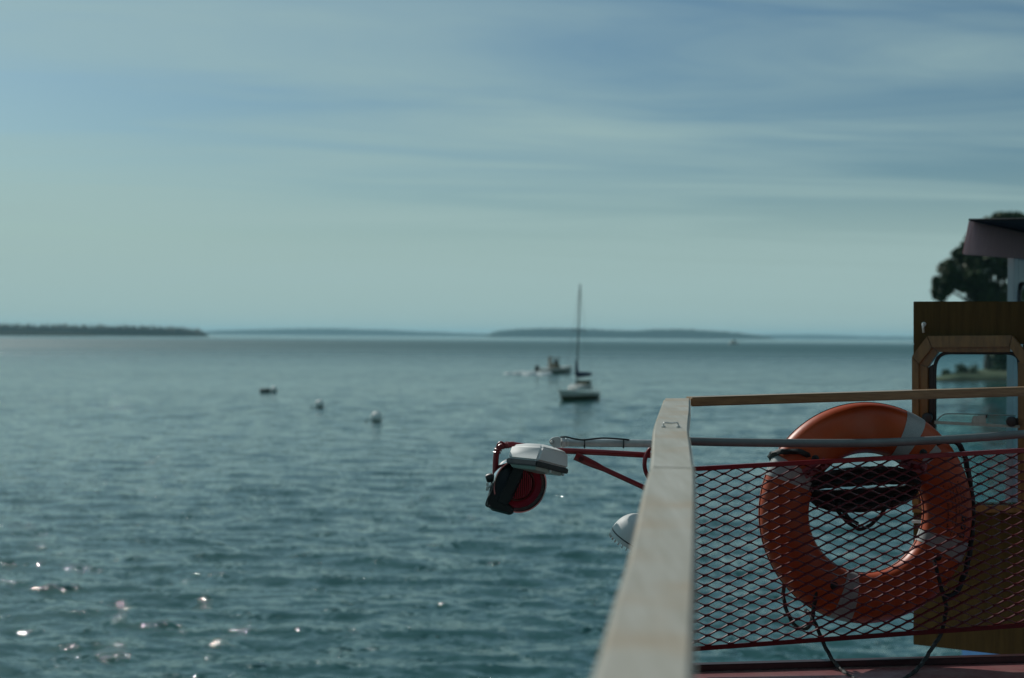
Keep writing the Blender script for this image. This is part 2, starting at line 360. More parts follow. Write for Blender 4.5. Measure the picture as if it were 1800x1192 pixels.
# ------------------------------------------------------------------ far islands
def island(prof, dist, depth, label, seed, mat_=None, jit=3.0, shore=True):
    """prof: photo pixels of the tree line (px, py); the land stands on the water at the given distance"""
    rs = np.random.default_rng(seed)
    xs = [p[0] for p in prof]; ys = [p[1] for p in prof]
    px = np.arange(xs[0], xs[-1] + 0.1, 1.0); top = np.interp(px, xs, ys)
    k = np.ones(9) / 9; top = np.convolve(np.pad(top, 4, 'edge'), k, 'valid')
    b = MB(); rows = []
    prof_d = [(0.0, 0.0), (0.004, 0.06), (0.012, 0.60), (0.03, 0.86), (0.12, 0.97), (0.45, 1.0), (0.8, 0.7), (1.0, 0.0)]
    n = len(px)
    for fd, fh in prof_d:
        row = []
        for i in range(n):
            p = P(px[i], top[i], dist); h = max(p.z, 0.8)
            ends = min(1, i / 12, (n - 1 - i) / 12)
            g = ON(px[i], 0, 0) if False else Vector((p.x, p.y, 0))
            z = h * fh * (0.35 + 0.65 * ends) + (rs.normal(0, jit) * fh * ends if 0.01 < fd < 0.9 else 0)
            dirv = Vector((p.x, p.y, 0)).normalized()
            q = Vector((p.x, p.y, 0)) + dirv * (depth * fd) + Vector((0, 0, max(z, -0.6) - (0.6 if fd in (0.0, 1.0) else 0)))
            row.append(q)
        rows.append(row)
    b.loft(rows, caps=False, closed=False)
    o = b.build('island', mat_ or M['forest'], smooth=True, angle=180)
    o.data.materials.append(M['sand'])
    for f in o.data.polygons:
        if f.index < n - 1 and shore: f.material_index = 1
    tag(o, label, kind='structure')
island([(-260, 566), (-120, 570), (0, 571), (90, 572), (180, 573), (260, 574), (310, 576), (345, 580), (368, 587)], 2500, 700, 'long dark wooded island at the left edge of the horizon', 3)
island([(-240, 584), (-60, 583), (40, 584), (110, 585.5), (150, 587), (168, 588)], 2100, 200, 'low grassy point in front of the dark wooded island', 4, jit=0.5)
island([(330, 586), (380, 581), (440, 579.5), (500, 577.5), (560, 577), (620, 578), (680, 580), (740, 583), (800, 585), (870, 587)], 9000, 1500, 'pale hazy island in the middle of the horizon', 5, jit=4)
island([(852, 589), (875, 582), (910, 578), (960, 576), (1020, 577), (1070, 580), (1110, 581), (1150, 579), (1190, 578), (1240, 580.5), (1290, 584), (1330, 589), (1362, 594)], 6300, 1200, 'humped blue island behind the mast of the sailboat', 6)
island([(1300, 589), (1380, 588), (1450, 588.5), (1520, 591), (1600, 592), (1760, 592), (2000, 593)], 11500, 1500, 'faint low land at the right end of the horizon', 8, jit=4)

# ------------------------------------------------------------------ near shore with a tree
def shore():
    pts = []
    base = [(1640, 671), (1668, 671), (1700, 670), (1740, 670), (1800, 670), (1900, 671), (2050, 674), (2300, 680)]
    pts = spline([ON(x, y) for x, y in base], 10)
    b = MB(); rows = []
    for fd, z in ((0, -0.5), (0.6, 0.30), (1.5, 0.7), (4, 0.95), (9, 1.15), (16, 1.1), (26, -0.5)):
        row = []
        for i, p in enumerate(pts):
            e = min(1, i / 30 + 0.25)
            d = Vector((p.x, p.y, 0)).normalized()
            zz = z * (e if z > 0 else 1) + (0.25 * mnoise.noise(Vector((p.x * .2, p.y * .2, fd))) if z > 0 else 0)
            row.append(p + d * fd * (0.3 + 0.7 * e) + Vector((0, 0, zz)))
        rows.append(row)
    b.loft(rows, caps=False, closed=False)
    o = b.build('shore_bank', M['bank'], angle=180); o.data.materials.append(M['sand'])
    for f in o.data.polygons:
        if f.index < len(pts) - 1: f.material_index = 1
    tag(o, 'low green bank below the oak tree behind the pilothouse', kind='structure')
shore()
def leaf_mesh(b, centre, rad, n, size, rs):
    for _ in range(n):
        d = Vector(rs.normal(0, 1, 3)); d.normalize(); d *= rs.random() ** 0.45
        p = Vector(centre) + Vector((d.x * rad[0], d.y * rad[1], d.z * rad[2]))
        u = Vector(rs.normal(0, 1, 3)).normalized(); v = u.orthogonal().normalized()
        s_ = size * (0.6 + 0.8 * rs.random())
        k = len(b.v)
        b.v += [p - u * s_, p + v * s_ * 0.6, p + u * s_, p - v * s_ * 0.6]; b.f.append((k, k + 1, k + 2, k + 3))
def tree(base, scale, clumps, name, label, seed, group=None, leaves=1500):
    rs = np.random.default_rng(seed); base = Vector(base)
    t = thing(name, base, label, 'tree', group)
    b = MB(); fork = base + Vector((0.3, 0, 6.0)) * scale
    b.tube(spline([base - Vector((0, 0, .5)), base + Vector((0.1, 0, 3)) * scale, fork], 4), [0.75 * scale] * 3 + [0.65 * scale] * 3 + [0.55 * scale] * 3, 10)
    for c, r_ in clumps:
        c = Vector(c); mid = fork.lerp(c, 0.5) + Vector((0, 0, 0.9 * scale))
        s_ = spline([fork - Vector((0, 0, 0.4)), mid, c], 4)
        b.tube(s_, list(np.linspace(0.32, 0.07, len(s_)) * scale), 6)
    b.build('trunk', M['bark'], t)
    b = MB()
    for c, r_ in clumps:
        c = Vector(c)
        for _ in range(7):
            d = Vector(rs.normal(0, 1, 3)); d.normalize()
            leaf_mesh(b, c + Vector((d.x * r_[0], d.y * r_[1], d.z * r_[2])) * 0.72, [q * 0.46 for q in r_], leaves // 7, 0.34 * scale, rs)
    b.build('crown', M['leaf'], t, smooth=False)
    return t
D_ = ON(1760, 670).y + 10
def at(px, py, dy=0): return P(px, py, D_ + dy)
clumps = [(at(1668, 488), (1.6, 2.0, 2.3)), (at(1690, 468, 2), (2.6, 2.6, 2.2)), (at(1712, 440, -1), (2.6, 2.6, 2.2)), (at(1655, 505), (1.1, 1.6, 1.8)),
          (at(1735, 480, -3), (3.4, 3.4, 3.0)), (at(1745, 425, 2), (3.2, 3.2, 2.8)), (at(1765, 396), (2.4, 2.6, 1.5)), (at(1770, 450, -4), (3.6, 3.6, 3.2)),
          (at(1800, 392), (2.6, 2.8, 1.6)), (at(1815, 430, 2), (3.8, 3.6, 3.4)), (at(1720, 512), (3.2, 3.2, 1.8)), (at(1775, 520, -2), (3.8, 3.4, 2.4)),
          (at(1850, 410), (3.4, 3.2, 2.8)), (at(1860, 480, -2), (4, 4, 4)), (at(1690, 500, 3), (2.0, 2.4, 1.8)), (at(1830, 540), (4, 4, 3)),
          (at(1762, 575, -2), (2.0, 2.4, 3.0)), (at(1775, 620, -2), (2.2, 2.4, 2.6)), (at(1765, 655, -3), (1.8, 2.2, 1.6))]
tree(ON(1785, 668) + Vector((0, 10, 0.6)), 1.0, clumps, 'oak_tree', 'broad dark green oak tree on the shore behind the pilothouse', 21)

# low shrubs on the point seen through the cabin window
def shrub(px, py, w_, h_, seed, label):
    base = ON(px, py) + Vector((0, 4, 0.4)); rs = np.random.default_rng(seed)
    t = thing('shore_shrub', base, label, 'shrub', 'shrubs on the shore bank')
    b = MB()
    for k in range(4):
        b.tube([base, base + Vector((rs.normal(0, .3) * w_, rs.normal(0, .2), h_ * 0.7))], [0.05, 0.02], 5)
    b.build('stem', M['bark'], t)
    b = MB()
    for k in range(9):
        leaf_mesh(b, base + Vector((rs.uniform(-w_, w_), rs.uniform(-.6, .6), h_ * rs.uniform(.3, .8))), (w_ * .45, .7, h_ * .35), 60, 0.16, rs)
    b.build('foliage', M['leaf'], t, smooth=False)
shrub(1690, 670, 0.9, 0.9, 31, 'small rounded shrub on the low bank seen through the cabin window')
shrub(1718, 670, 1.2, 1.5, 32, 'taller shrub beside the oak trunk seen through the cabin window')

# ------------------------------------------------------------------ ferry: deck, edge, hull
UX = (P(1800, 1152, 4.74) - P(1225, 1168, 4.60)).normalized()      # along the front edge, to the right
DZ = Vector((0, 0, 1))
DN = UX.cross(DZ).normalized() * -1                                   # pointing forward
if DN.y < 0: DN = -DN
TOE_L = P(1190, 1170, 4.60)                                           # top of the toe rail, left end
ferry = thing('ferry', (1.6, 1.0, 0), 'dark red painted ferry deck with a raised dark edge under the mesh rail', 'ferry')
def fr(s, f, z):      # deck frame: metres right along the edge, forward of the edge, above the toe-rail top
    return TOE_L + UX * s + DN * f + Vector((0, 0, z))
deck = MB().hexa([fr(-0.02, 0.03, -0.10), fr(4.6, 0.03, -0.10), fr(4.6, -8, -0.10), fr(-1.05, -8, -0.10)],
                 [fr(-0.02, 0.03, -0.024), fr(4.6, 0.03, -0.024), fr(4.6, -8, -0.024), fr(-1.05, -8, -0.024)])
deck.build('deck_plate', M['deck'], ferry, smooth=False)
MB().hexa([fr(-0.02, 0.0, -0.022), fr(4.6, 0.0, -0.022), fr(4.6, 0.035, -0.022), fr(-0.02, 0.035, -0.022)],
          [fr(-0.02, 0.0, 0.0), fr(4.6, 0.0, 0.0), fr(4.6, 0.035, 0.0), fr(-0.02, 0.035, 0.0)]).build('toe_rail', M['darkred'], ferry, bevel=0.003)
q = [fr(0.0, 0.02, -0.105), fr(4.6, 0.02, -0.105), fr(4.6, -8, -0.105), fr(-1.0, -8, -0.105)]
MB().hexa([Vector((p.x, p.y, -0.8)) for p in q], q).build('hull', M['whitehull'], ferry, bevel=0.05)
bx = P(1668, 1144, 6.0)
zb = bx.z
MB().hexa([(bx.x, 4.9, -0.8), (5.6, 4.9, -0.8), (5.6, 10.6, -0.8), (0.318 * 10.6, 10.6, -0.8)],
          [(bx.x, 4.9, zb), (5.6, 4.9, zb), (5.6, 10.6, zb), (0.318 * 10.6, 10.6, zb)]).build('foredeck_hull', M['bluepaint'], ferry, bevel=0.03)
# unseen block added behind the camera to darken what faces it
MB().hexa([(-0.2, -3.2, fr(0, 0, 0).z - 0.03), (4.6, -3.2, fr(0, 0, 0).z + 0.05), (4.6, -0.9, fr(0, 0, 0).z + 0.05), (-0.1, -0.9, fr(0, 0, 0).z - 0.03)],
          [(-0.2, -3.2, 6.3), (4.6, -3.2, 6.3), (4.6, -0.9, 6.3), (-0.1, -0.9, 6.3)]).build('added_shade_block', M['darkred'], ferry, bevel=0.04)

MB().hexa([(-0.4, -3.6, 6.30), (4.9, -3.6, 6.30), (4.9, 1.3, 6.34), (-0.1, 1.3, 6.34)],
          [(-0.4, -3.6, 6.37), (4.9, -3.6, 6.37), (4.9, 1.3, 6.41), (-0.1, 1.3, 6.41)]).build('added_shade_roof', M['darkred'], ferry, bevel=0.02)  # unseen roof added overhead, cuts skylight on camera-facing sides
# ------------------------------------------------------------------ the railing
rail = thing('railing', P(1190, 1165, 4.62), 'ferry railing with wooden cap, grey pipe and red expanded mesh panel', 'railing')
LE = [(1166.7, 699.8), (1160, 718), (1151, 742), (1147, 757.6), (1145.7, 775), (1144, 801), (1141.8, 821), (1129.5, 862.7), (1114, 932.8), (1098.8, 994), (1081, 1046.7), (1057, 1130), (1037.5, 1192)]
RE = [(1214, 699.8), (1214, 720), (1211.9, 744.5), (1211.9, 759.8), (1215, 779.5), (1219.3, 810), (1222.4, 823), (1224, 862.7), (1224.6, 933), (1224.4, 994), (1223.4, 1046.7), (1222.3, 1130), (1221.5, 1192)]
DEP = [(699.8, 4.60), (720, 4.16), (744, 3.74), (758.5, 3.53), (777, 3.30), (805, 2.95), (822, 2.76), (862.7, 2.40), (933, 1.97), (994, 1.715), (1046.7, 1.535), (1130, 1.30), (1192, 1.15)]
def dep(y): return float(np.interp(y, [d[0] for d in DEP], [d[1] for d in DEP]))
lp = [P(x, y, dep(y)) for x, y in LE]; rp = [P(x, y, dep(y)) for x, y in RE]
for a in (lp, rp):
    d = (a[-1] - a[-3]).normalized(); a.append(a[-1] + d * 0.9); a.append(a[-1] + d * 1.6)
def board(l_, r_, thick, name, par, m_, bev=0.006):
    l_ = spline(l_, 4); r_ = spline(r_, 4); rings = []
    for a, b_ in zip(l_, r_):
        c = (a + b_) / 2
        dn = Vector((0, 0, -thick))
        rings.append([a, b_, b_ + dn, a + dn])
    return MB().loft(rings).build(name, m_, par, bevel=bev, seg=3)
j1 = 6
board(lp[:j1 + 1], rp[:j1 + 1], 0.030, 'cap_board', rail, M['cap'])
gap = 0.0025
l2 = [lp[j1].lerp(lp[j1 + 1], 0.006)] + lp[j1 + 1:]; r2 = [rp[j1].lerp(rp[j1 + 1], 0.006)] + rp[j1 + 1:]
board(l2, r2, 0.030, 'cap_board', rail, M['cap'])
# front cap board
fl, fr_ = P(1215.2, 698.6, 4.62), P(1800, 681, 4.80)
fd = (fr_ - fl); fe = fl + fd * 1.7
bk = Vector((-fd.y, fd.x, 0)).normalized() * 0.075; th = Vector((0, 0, -0.030))
MB().hexa([fl + th, fe + th, fe + th + bk, fl + th + bk], [fl, fe, fe + bk, fl + bk]).build('cap_board', M['frontwood'], rail, bevel=0.004)
# strap eye on the cap
e0, e1 = P(1166, 750, 3.63), P(1192, 750, 3.63)
ex = (e1 - e0); ez = Vector((0, 0, 1)); b = MB()
b.tube(spline([e0 - ez * 0.004, e0 + ez * 0.006, e0 + ex * 0.12 + ez * 0.010, e0 + ex * 0.5 + ez * 0.0085, e0 + ex * 0.88 + ez * 0.010, e1 + ez * 0.006, e1 - ez * 0.004], 5), 0.0022, 8)
for e in (e0, e1): b.lathe(e - ez * 0.003, ez, [(0.006, 0), (0.006, 0.0045), (0.003, 0.006)], 12)
b.build('strap_eye', M['steel'], rail)
# pipe rail
pp = [P(x, y, d) for x, y, d in ((1180, 773, 4.62), (1215, 776, 4.63), (1350, 778.6, 4.65), (1500, 779, 4.68), (1600, 776, 4.70), (1700, 770.5, 4.72), (1800, 763, 4.74), (1950, 750, 4.78), (2200, 728, 4.84))]
MB().tube(spline(pp, 8), 0.0140, 14).build('pipe_rail', M['greypipe'], rail)
# posts: corner and right-hand end, plus the side run
def post(p, ztop, zbot, name='post'):
    MB().tube([Vector((p.x, p.y, zbot)), Vector((p.x, p.y, ztop))], 0.019, 14).build(name, M['redpaint'], rail)
c0 = (lp[0] + rp[0]) / 2 + Vector((0, -0.03, 0)); zdk = fr(0, 0, -0.03).z
post(c0, c0.z - 0.028, zdk)
pr = P(2180, 720, 4.84); post(pr, fe.z - 0.02, zdk)
cs = (lp[9] + rp[9]) / 2; post(cs, cs.z - 0.028, zdk)
cs2 = (lp[-1] + rp[-1]) / 2; post(cs2, cs2.z - 0.028, zdk)
MB().tube([c0 + Vector((0, 0, -0.15)), cs + Vector((0, 0, -0.15)), cs2 + Vector((0, 0, -0.15))], 0.013, 12).build('pipe_rail', M['greypipe'], rail)
MB().tube([c0 + Vector((0, 0, -0.50)), cs + Vector((0, 0, -0.50)), cs2 + Vector((0, 0, -0.50))], 0.013, 12).build('pipe_rail', M['greypipe'], rail)

# expanded mesh panel
TL, TR, BL = P(1196, 823.6, 4.594), P(1800, 790, 4.74), P(1212, 1142.8, 4.60)
U = (TR - TL).normalized(); V = (BL - TL); V = (V - U * V.dot(U)); PH = V.length; V.normalize(); NRM = U.cross(V)
if NRM.y > 0: NRM = -NRM                                   # towards the camera
PW = (TR - TL).length * 1.62
def pan(u, v, n=0.0): return TL + U * u + V * v + NRM * n
panel = MB().box(pan(PW / 2, 0.003, 0.004), U * (PW / 2), V * 0.0072, NRM * 0.009).build('mesh_frame', M['redarm'], rail, bevel=0.0015)  # brighter red than the other bars paints in the lit top
b = MB().box(pan(PW / 2, PH - 0.004, 0.004), U * (PW / 2), V * 0.0075, NRM * 0.0035)
b.box(pan(PW / 2, PH + 0.0015, -0.006), U * (PW / 2), V * 0.003, NRM * 0.0065)
b.build('mesh_frame', M['redpaint'], rail, bevel=0.001)
for u0 in (0.0, PW):
    MB().box(pan(u0, PH / 2, 0.001), U * 0.006, V * (PH / 2 - 0.012), NRM * 0.006).build('mesh_frame', M['redpaint'], rail, bevel=0.001)
# strands
LWD, SWD = 0.0757, 0.03255
b = MB(); rs = np.random.default_rng(5)
uo = 0.105 - 2 * LWD; vo = 0.0085
nodes = {}
ncol, nrow = int(PW / LWD) + 4, int(PH / SWD) + 3
for r_ in range(-1, 2 * nrow):
    for c_ in range(-1, ncol):
        u = uo + c_ * LWD + (LWD / 2 if r_ % 2 else 0); v = vo + r_ * SWD / 2
        nodes[(r_, c_)] = (u, v)
def inside(u, v): return 0.003 < u < PW - 0.003 and 0.006 < v < PH - 0.006
def strand(a, b_, slope):
    # twisted flat strip from bond a to bond b_: a box section whose flat is tilted out of the plane
    (u0, v0), (u1, v1) = a, b_
    if not (inside(u0, v0) or inside(u1, v1)): return
    t0, t1 = 0.0, 1.0
    for t_ in np.linspace(0, 1, 21):
        if inside(u0 + (u1 - u0) * t_, v0 + (v1 - v0) * t_): t0 = t_; break
    for t_ in np.linspace(1, 0, 21):
        if inside(u0 + (u1 - u0) * t_, v0 + (v1 - v0) * t_): t1 = t_; break
    rings = []
    hw = 0.00185
    for t_ in (0.0, 0.13, 0.27, 0.5, 0.73, 0.87, 1.0):
        t_ = t0 + (t1 - t0) * t_
        e = t_ * t_ * (3 - 2 * t_); e = 0.45 * t_ + 0.55 * e
        u = u0 + (u1 - u0) * t_; v = v0 + (v1 - v0) * e
        n = 0.0030 * (1 - 2 * t_) * (1 if v1 > v0 else -1)
        w_ = hw * (1.25 if t_ < 0.2 or t_ > 0.8 else 0.92)
        d = Vector((u1 - u0, v1 - v0)).normalized()
        px_, py_ = -d.y, d.x                       # in-plane normal
        tilt = 0.55
        A = (px_ * w_, py_ * w_, w_ * tilt * (1 if py_ > 0 else -1)); B = (0, 0.0005, 0.0029)
        def q(sa, sb):
            return pan(u + sa * A[0] + sb * B[0], v + sa * A[1] + sb * B[1], n + sa * A[2] + sb * B[2])
        rings.append([q(1, 1), q(-1, 1), q(-1, -1), q(1, -1)])
    b.loft(rings)
for (r_, c_), nd in nodes.items():
    nx = nodes.get((r_ + 1, c_ if not r_ % 2 else c_ + 1))
    if nx: strand(nd, nx, 1)
    nx = nodes.get((r_ + 1, c_ - 1 if not r_ % 2 else c_))
    if nx: strand(nd, nx, -1)
    if inside(*nd) and inside(nd[0] - 0.006, nd[1]) and inside(nd[0] + 0.006, nd[1]):
        b.box(pan(nd[0], nd[1], 0), U * 0.0082, V * 0.0032, NRM * 0.0032 + V * -0.0008)
b.build('expanded_mesh', M['redpaint'], rail, angle=30)
# two flat tabs that carry the ring and the coil
for (xa, ya), (xb, yb) in (((1413, 834), (1453, 812)), ((1583, 812), (1628, 826))):
    a, c = P(xa, ya, 4.70), P(xb, yb, 4.70); d = (c - a); pr_ = NRM.cross(d).normalized() * 0.017
    MB().hexa([a + pr_ + NRM * -0.002, c + pr_ + NRM * -0.002, c - pr_ + NRM * -0.002, a - pr_ + NRM * -0.002],
              [a + pr_ + NRM * .002, c + pr_ + NRM * .002, c - pr_ + NRM * .002, a - pr_ + NRM * .002]).build('ring_bracket', M['fadedred'], rail, bevel=0.001)
    for t_ in (0.16, 0.84): MB().lathe(a.lerp(c, t_) + NRM * 0.002, NRM, [(0.0085, 0), (0.0085, 0.003), (0.005, 0.005)], 6).build('bolt', M['redpaint'], rail)
    m_ = a.lerp(c, 0.5); MB().box(m_ + NRM * 0.016 , d * 0.12, pr_ * 0.4, NRM * 0.014).build('bracket_stem', M['redpaint'], rail)

# ------------------------------------------------------------------ life ring
RC = P(1522, 901, 4.80); RO, RI = 0.371, 0.203
RM, RW = (RO + RI) / 2, (RO - RI) / 2; RT = 0.058
ring_n = (NRM * 1.0 + Vector((0, 0, 0.02))).normalized()
ru = (U - ring_n * U.dot(ring_n)).normalized(); rv = ring_n.cross(ru)
if rv.z < 0: rv = -rv
def sec(ph, grow=0.0):     # rounded-square cross-section: radial, axial
    c, s_ = math.cos(ph), math.sin(ph); e = 0.86
    return (RW + grow) * math.copysign(abs(c) ** e, c), (RT + grow) * math.copysign(abs(s_) ** e, s_)
def rp_(th_, ph, grow=0.0):
    r_, a = sec(ph, grow)
    dent = 0.012 * math.exp(-((th_ - R(84)) / 0.20) ** 2) * math.exp(-((ph - R(85)) / 0.62) ** 2)
    rad_ = ru * math.cos(th_) + rv * math.sin(th_)
    return RC + rad_ * (RM + r_) + ring_n * (a - dent)
ring = thing('life_ring', RC - rv * RO, 'orange life ring with silver reflective bands hung behind the red mesh', 'life ring')
b = MB(); NT, NP = 120, 28
k = 0
for i in range(NT):
    for j in range(NP): b.v.append(rp_(2 * math.pi * i / NT, 2 * math.pi * j / NP))
for i in range(NT):
    for j in range(NP):
        b.f.append((i * NP + j, ((i + 1) % NT) * NP + j, ((i + 1) % NT) * NP + (j + 1) % NP, i * NP + (j + 1) % NP))
b.build('body', M['ring'], ring, angle=180)
for r_, ph in ((RO, 0.0), (RI, math.pi)):      # moulding seams
    b = MB(); b.tube([rp_(2 * math.pi * i / 96, ph, 0.0006) for i in range(97)], 0.0016, 6); b.build('seam', M['seam'], ring)
def patch(th0, th1, ph0, ph1, grow, nt_=8, np_=28):
    b = MB()
    g = [[rp_(th0 + (th1 - th0) * i / nt_, ph0 + (ph1 - ph0) * j / np_, grow) for j in range(np_ + 1)] for i in range(nt_ + 1)]
    g0 = [[rp_(th0 + (th1 - th0) * i / nt_, ph0 + (ph1 - ph0) * j / np_, -0.003) for j in range(np_ + 1)] for i in range(nt_ + 1)]
    for G in (g, g0):
        k = len(b.v)
        for row in G: b.v += row
        for i in range(nt_):
            for j in range(np_):
                a = k + i * (np_ + 1) + j; b.f.append((a, a + 1, a + np_ + 2, a + np_ + 1))
    return b
for th_ in (60, 151, 335, 251):
    w_ = 0.0285 / RM
    patch(R(th_) - w_, R(th_) + w_, 0, 2 * math.pi, 0.0016, 8, 48).build('reflective_band', M['tape'], ring, angle=180)
patch(R(38), R(43), R(70), R(112), 0.0014, 3, 8).build('label_patch', M['tape'], ring, angle=180)
# black printed lines (too small to read in the photograph) and three heavy marks
b = MB(); rs = np.random.default_rng(9)
def mark(th0, th1, r0, r1):
    def ph_of(r_):          # front face angle for a given ring radius
        x = max(-0.98, min(0.98, (r_ - RM) / RW)); return math.acos(math.copysign(abs(x) ** (1 / 0.86), x))
    q0 = [rp_(a, ph_of(r_), 0.0012) for a, r_ in ((th0, r0), (th1, r0), (th1, r1), (th0, r1))]
    k = len(b.v); b.v += q0; b.f.append((k, k + 1, k + 2, k + 3))
for li, (rr_, t0, t1, hgt) in enumerate(((0.268, 18, -17, 0.008), (0.283, 16, -20, 0.005), (0.294, 19, -18, 0.005), (0.306, 14, -4, 0.006), (0.318, 17, 0, 0.005), (0.328, 13, 1, 0.004))):
    a = t0
    while a > t1:
        wd = rs.uniform(0.35, 1.0) * (1.3 if li == 0 else 1.0)
        if rs.random() < 0.78:
            mark(R(a), R(a - wd), rr_ - hgt / 2, rr_ - hgt * 0.1); 
            if rs.random() < 0.6: mark(R(a), R(a - wd * .4), rr_ - hgt * 0.1, rr_ + hgt / 2)
            if rs.random() < 0.5: mark(R(a - wd * .7), R(a - wd), rr_ - hgt * 0.1, rr_ + hgt / 2)
        a -= wd + 0.35
for a in (-4.5, -9.5, -14.5):
    mark(R(a), R(a - 3.1), 0.313, 0.318); mark(R(a), R(a - 3.1), 0.327, 0.332); mark(R(a), R(a - 1.1), 0.318, 0.327); mark(R(a - 2.0), R(a - 3.1), 0.3185, 0.3235)
b.build('printed_text', M['print'], ring, smooth=False)
# grab line
def rope(b, pts, rad, n=8, lobes=3):
    s_ = resample(spline(pts, n), rad * 0.8); b.tube(s_, rad, 9, lobes=lobes, twist=0.85 / rad, lob=0.17)
grom = {a: rp_(R(a), math.pi / 2 + 0.15) for a in (134, 46, 238, 325)}
for a, p in grom.items(): MB().lathe(p - ring_n * 0.012, ring_n, [(0.0135, 0), (0.0135, 0.014), (0.010, 0.0165), (0.004, 0.017)], 16).build('grommet', M['gasket'], ring)
F = 4.725
def rpath(l_): return [P(x, y, d) for x, y, d in l_]
b = MB(); rope(b, rpath([(1422, 803, 4.73), (1416, 798, 4.715), (1400, 794, 4.71), (1376, 794, 4.72), (1360, 797, 4.76), (1354, 803, 4.82), (1362, 812, 4.87)]), 0.0092)
b.build('grab_line', M['rope'], ring)
b = MB(); rope(b, rpath([(1646, 779, 4.74), (1660, 776, 4.74), (1678, 777, 4.78), (1690, 788, 4.82), (1700, 820, 4.83), (1708, 870, 4.83), (1710, 910, 4.83), (1706, 960, 4.82), (1698, 1000, 4.80), (1684, 1036, 4.77), (1672, 1047, 4.74), (1658, 1050, 4.725)]), 0.0088)
b.build('grab_line', M['rope'], ring)
b = MB(); rope(b, rpath([(1436, 1030, 4.735), (1434, 1046, 4.72), (1430, 1072, 4.72), (1427, 1092, 4.74), (1418, 1104, 4.76), (1402, 1103, 4.78), (1388, 1085, 4.80), (1379, 1060, 4.82), (1377, 1036, 4.84), (1382, 1020, 4.86)]), 0.0066)
b.build('grab_line', M['rope'], ring)
b = MB(); rope(b, rpath([(1416, 1072, 4.80), (1424, 1080, 4.74), (1430, 1090, 4.715), (1440, 1112, 4.71), (1452, 1140, 4.70), (1468, 1166, 4.66), (1490, 1186, 4.58), (1520, 1200, 4.48), (1560, 1203, 4.46), (1592, 1192, 4.54), (1618, 1170, 4.63), (1638, 1140, 4.69), (1652, 1118, 4.71), (1660, 1090, 4.72), (1663, 1066, 4.72), (1658, 1046, 4.722), (1651, 1020, 4.72), (1645, 996, 4.73), (1642, 984, 4.738)]), 0.0064)
b.build('grab_line', M['rope'], ring)

# coil of rope hung in the ring
coil = thing('rope_coil', P(1515, 893, 4.735), 'black coiled rope bundle hanging across the hole of the life ring', 'rope')
rs = np.random.default_rng(4); path = []
NL = 13
for k in range(NL):
    f = k / (NL - 1); bu = 7.5 + 26 * (1 - f) + rs.normal(0, 1.0); bl = 5 + 33 * f + rs.normal(0, 1.0); aw = 97 + rs.normal(0, 3) - 4 * abs(f - 0.5)
    dz = rs.uniform(-0.022, 0.022)
    for i in range(14):
        a = 2 * math.pi * i / 14 + rs.normal(0, 0.03)
        x = 1517 + aw * math.copysign(abs(math.cos(a)) ** 0.8, math.cos(a)); s_ = math.sin(a)
        y = 857 - (bu * (s_ ** 0.8) if s_ > 0 else -bl * ((-s_) ** 0.85)) - (x - 1517) * 0.055
        path.append(P(x, y, 4.765 + dz + 0.018 * (1 if s_ < 0 else -1)))
b = MB(); rope(b, path, 0.0072, 3)
b.build('coil_strand', M['rope'], coil)
b = MB(); rope(b, rpath([(1462, 868, 4.74), (1468, 890, 4.735), (1484, 912, 4.735), (1502, 926, 4.735), (1516, 930, 4.735), (1536, 918, 4.735), (1552, 900, 4.735), (1562, 884, 4.74), (1566, 872, 4.75)]), 0.0062)
b.build('rope_tail', M['rope'], coil)
b = MB(); rope(b, rpath([(1472, 884, 4.728), (1482, 899, 4.727), (1496, 914, 4.727), (1508, 921, 4.73)]), 0.0062); b.build('rope_tail', M['rope'], coil)

# ------------------------------------------------------------------ white floodlight on its pipe arm
z5 = lambda x, y, d: P(840 + x / 7.947, 760 + y / 7.947, d)
fl_ = thing('floodlight', z5(830, 440, 4.5), 'white boxy floodlight with black gasket on a galvanised pipe arm', 'floodlight')
def quad_ring(l_, m__, r_): f = l_ + r_ - m__; return [l_, m__, r_, f]
Lb, Mb, Rb = z5(404, 358, 4.56), z5(822, 398, 4.44), z5(1270, 512, 4.52)
Lm, Mm, Rm = z5(468, 176, 4.575), z5(895, 200, 4.47), z5(1272, 292, 4.54)
rb_ = quad_ring(Lb, Mb, Rb); rm_ = quad_ring(Lm, Mm, Rm); cen = sum(rm_, Vector()) / 4
nrm_t = (rm_[0] - rm_[1]).cross(rm_[2] - rm_[1]).normalized()
if nrm_t.z < 0: nrm_t = -nrm_t
rt_ = [cen + (p - cen) * 0.55 + nrm_t * 0.012 for p in rm_]
MB().loft([rb_, rm_, rt_]).build('lamp_housing', M['white'], fl_, bevel=0.006, seg=4, angle=50)
cb_ = sum(rb_, Vector()) / 4
gs = [cb_ + (p - cb_) * 1.012 + nrm_t * 0.0005 for p in rb_]; ge_ = [p - nrm_t * 0.0170 for p in gs]
MB().loft([gs, ge_]).build('gasket', M['gasket'], fl_, bevel=0.003, seg=2)
gl = [cb_ + (p - cb_) * 0.90 - nrm_t * 0.0160 for p in rb_]; gl2 = [cb_ + (p - cb_) * 0.78 - nrm_t * 0.027 for p in rb_]
MB().loft([gl, gl2]).build('lens', M['lampglass'], fl_, bevel=0.002)
for t_ in ((0.5, 0.06), (0.94, 0.08)):
    p = gl[1].lerp(gl[2], t_[0]); MB().lathe(p - nrm_t * 0.001, -nrm_t, [(0.004, 0), (0.004, 0.007), (0.002, 0.009)], 8).build('screw', M['steel'], fl_)
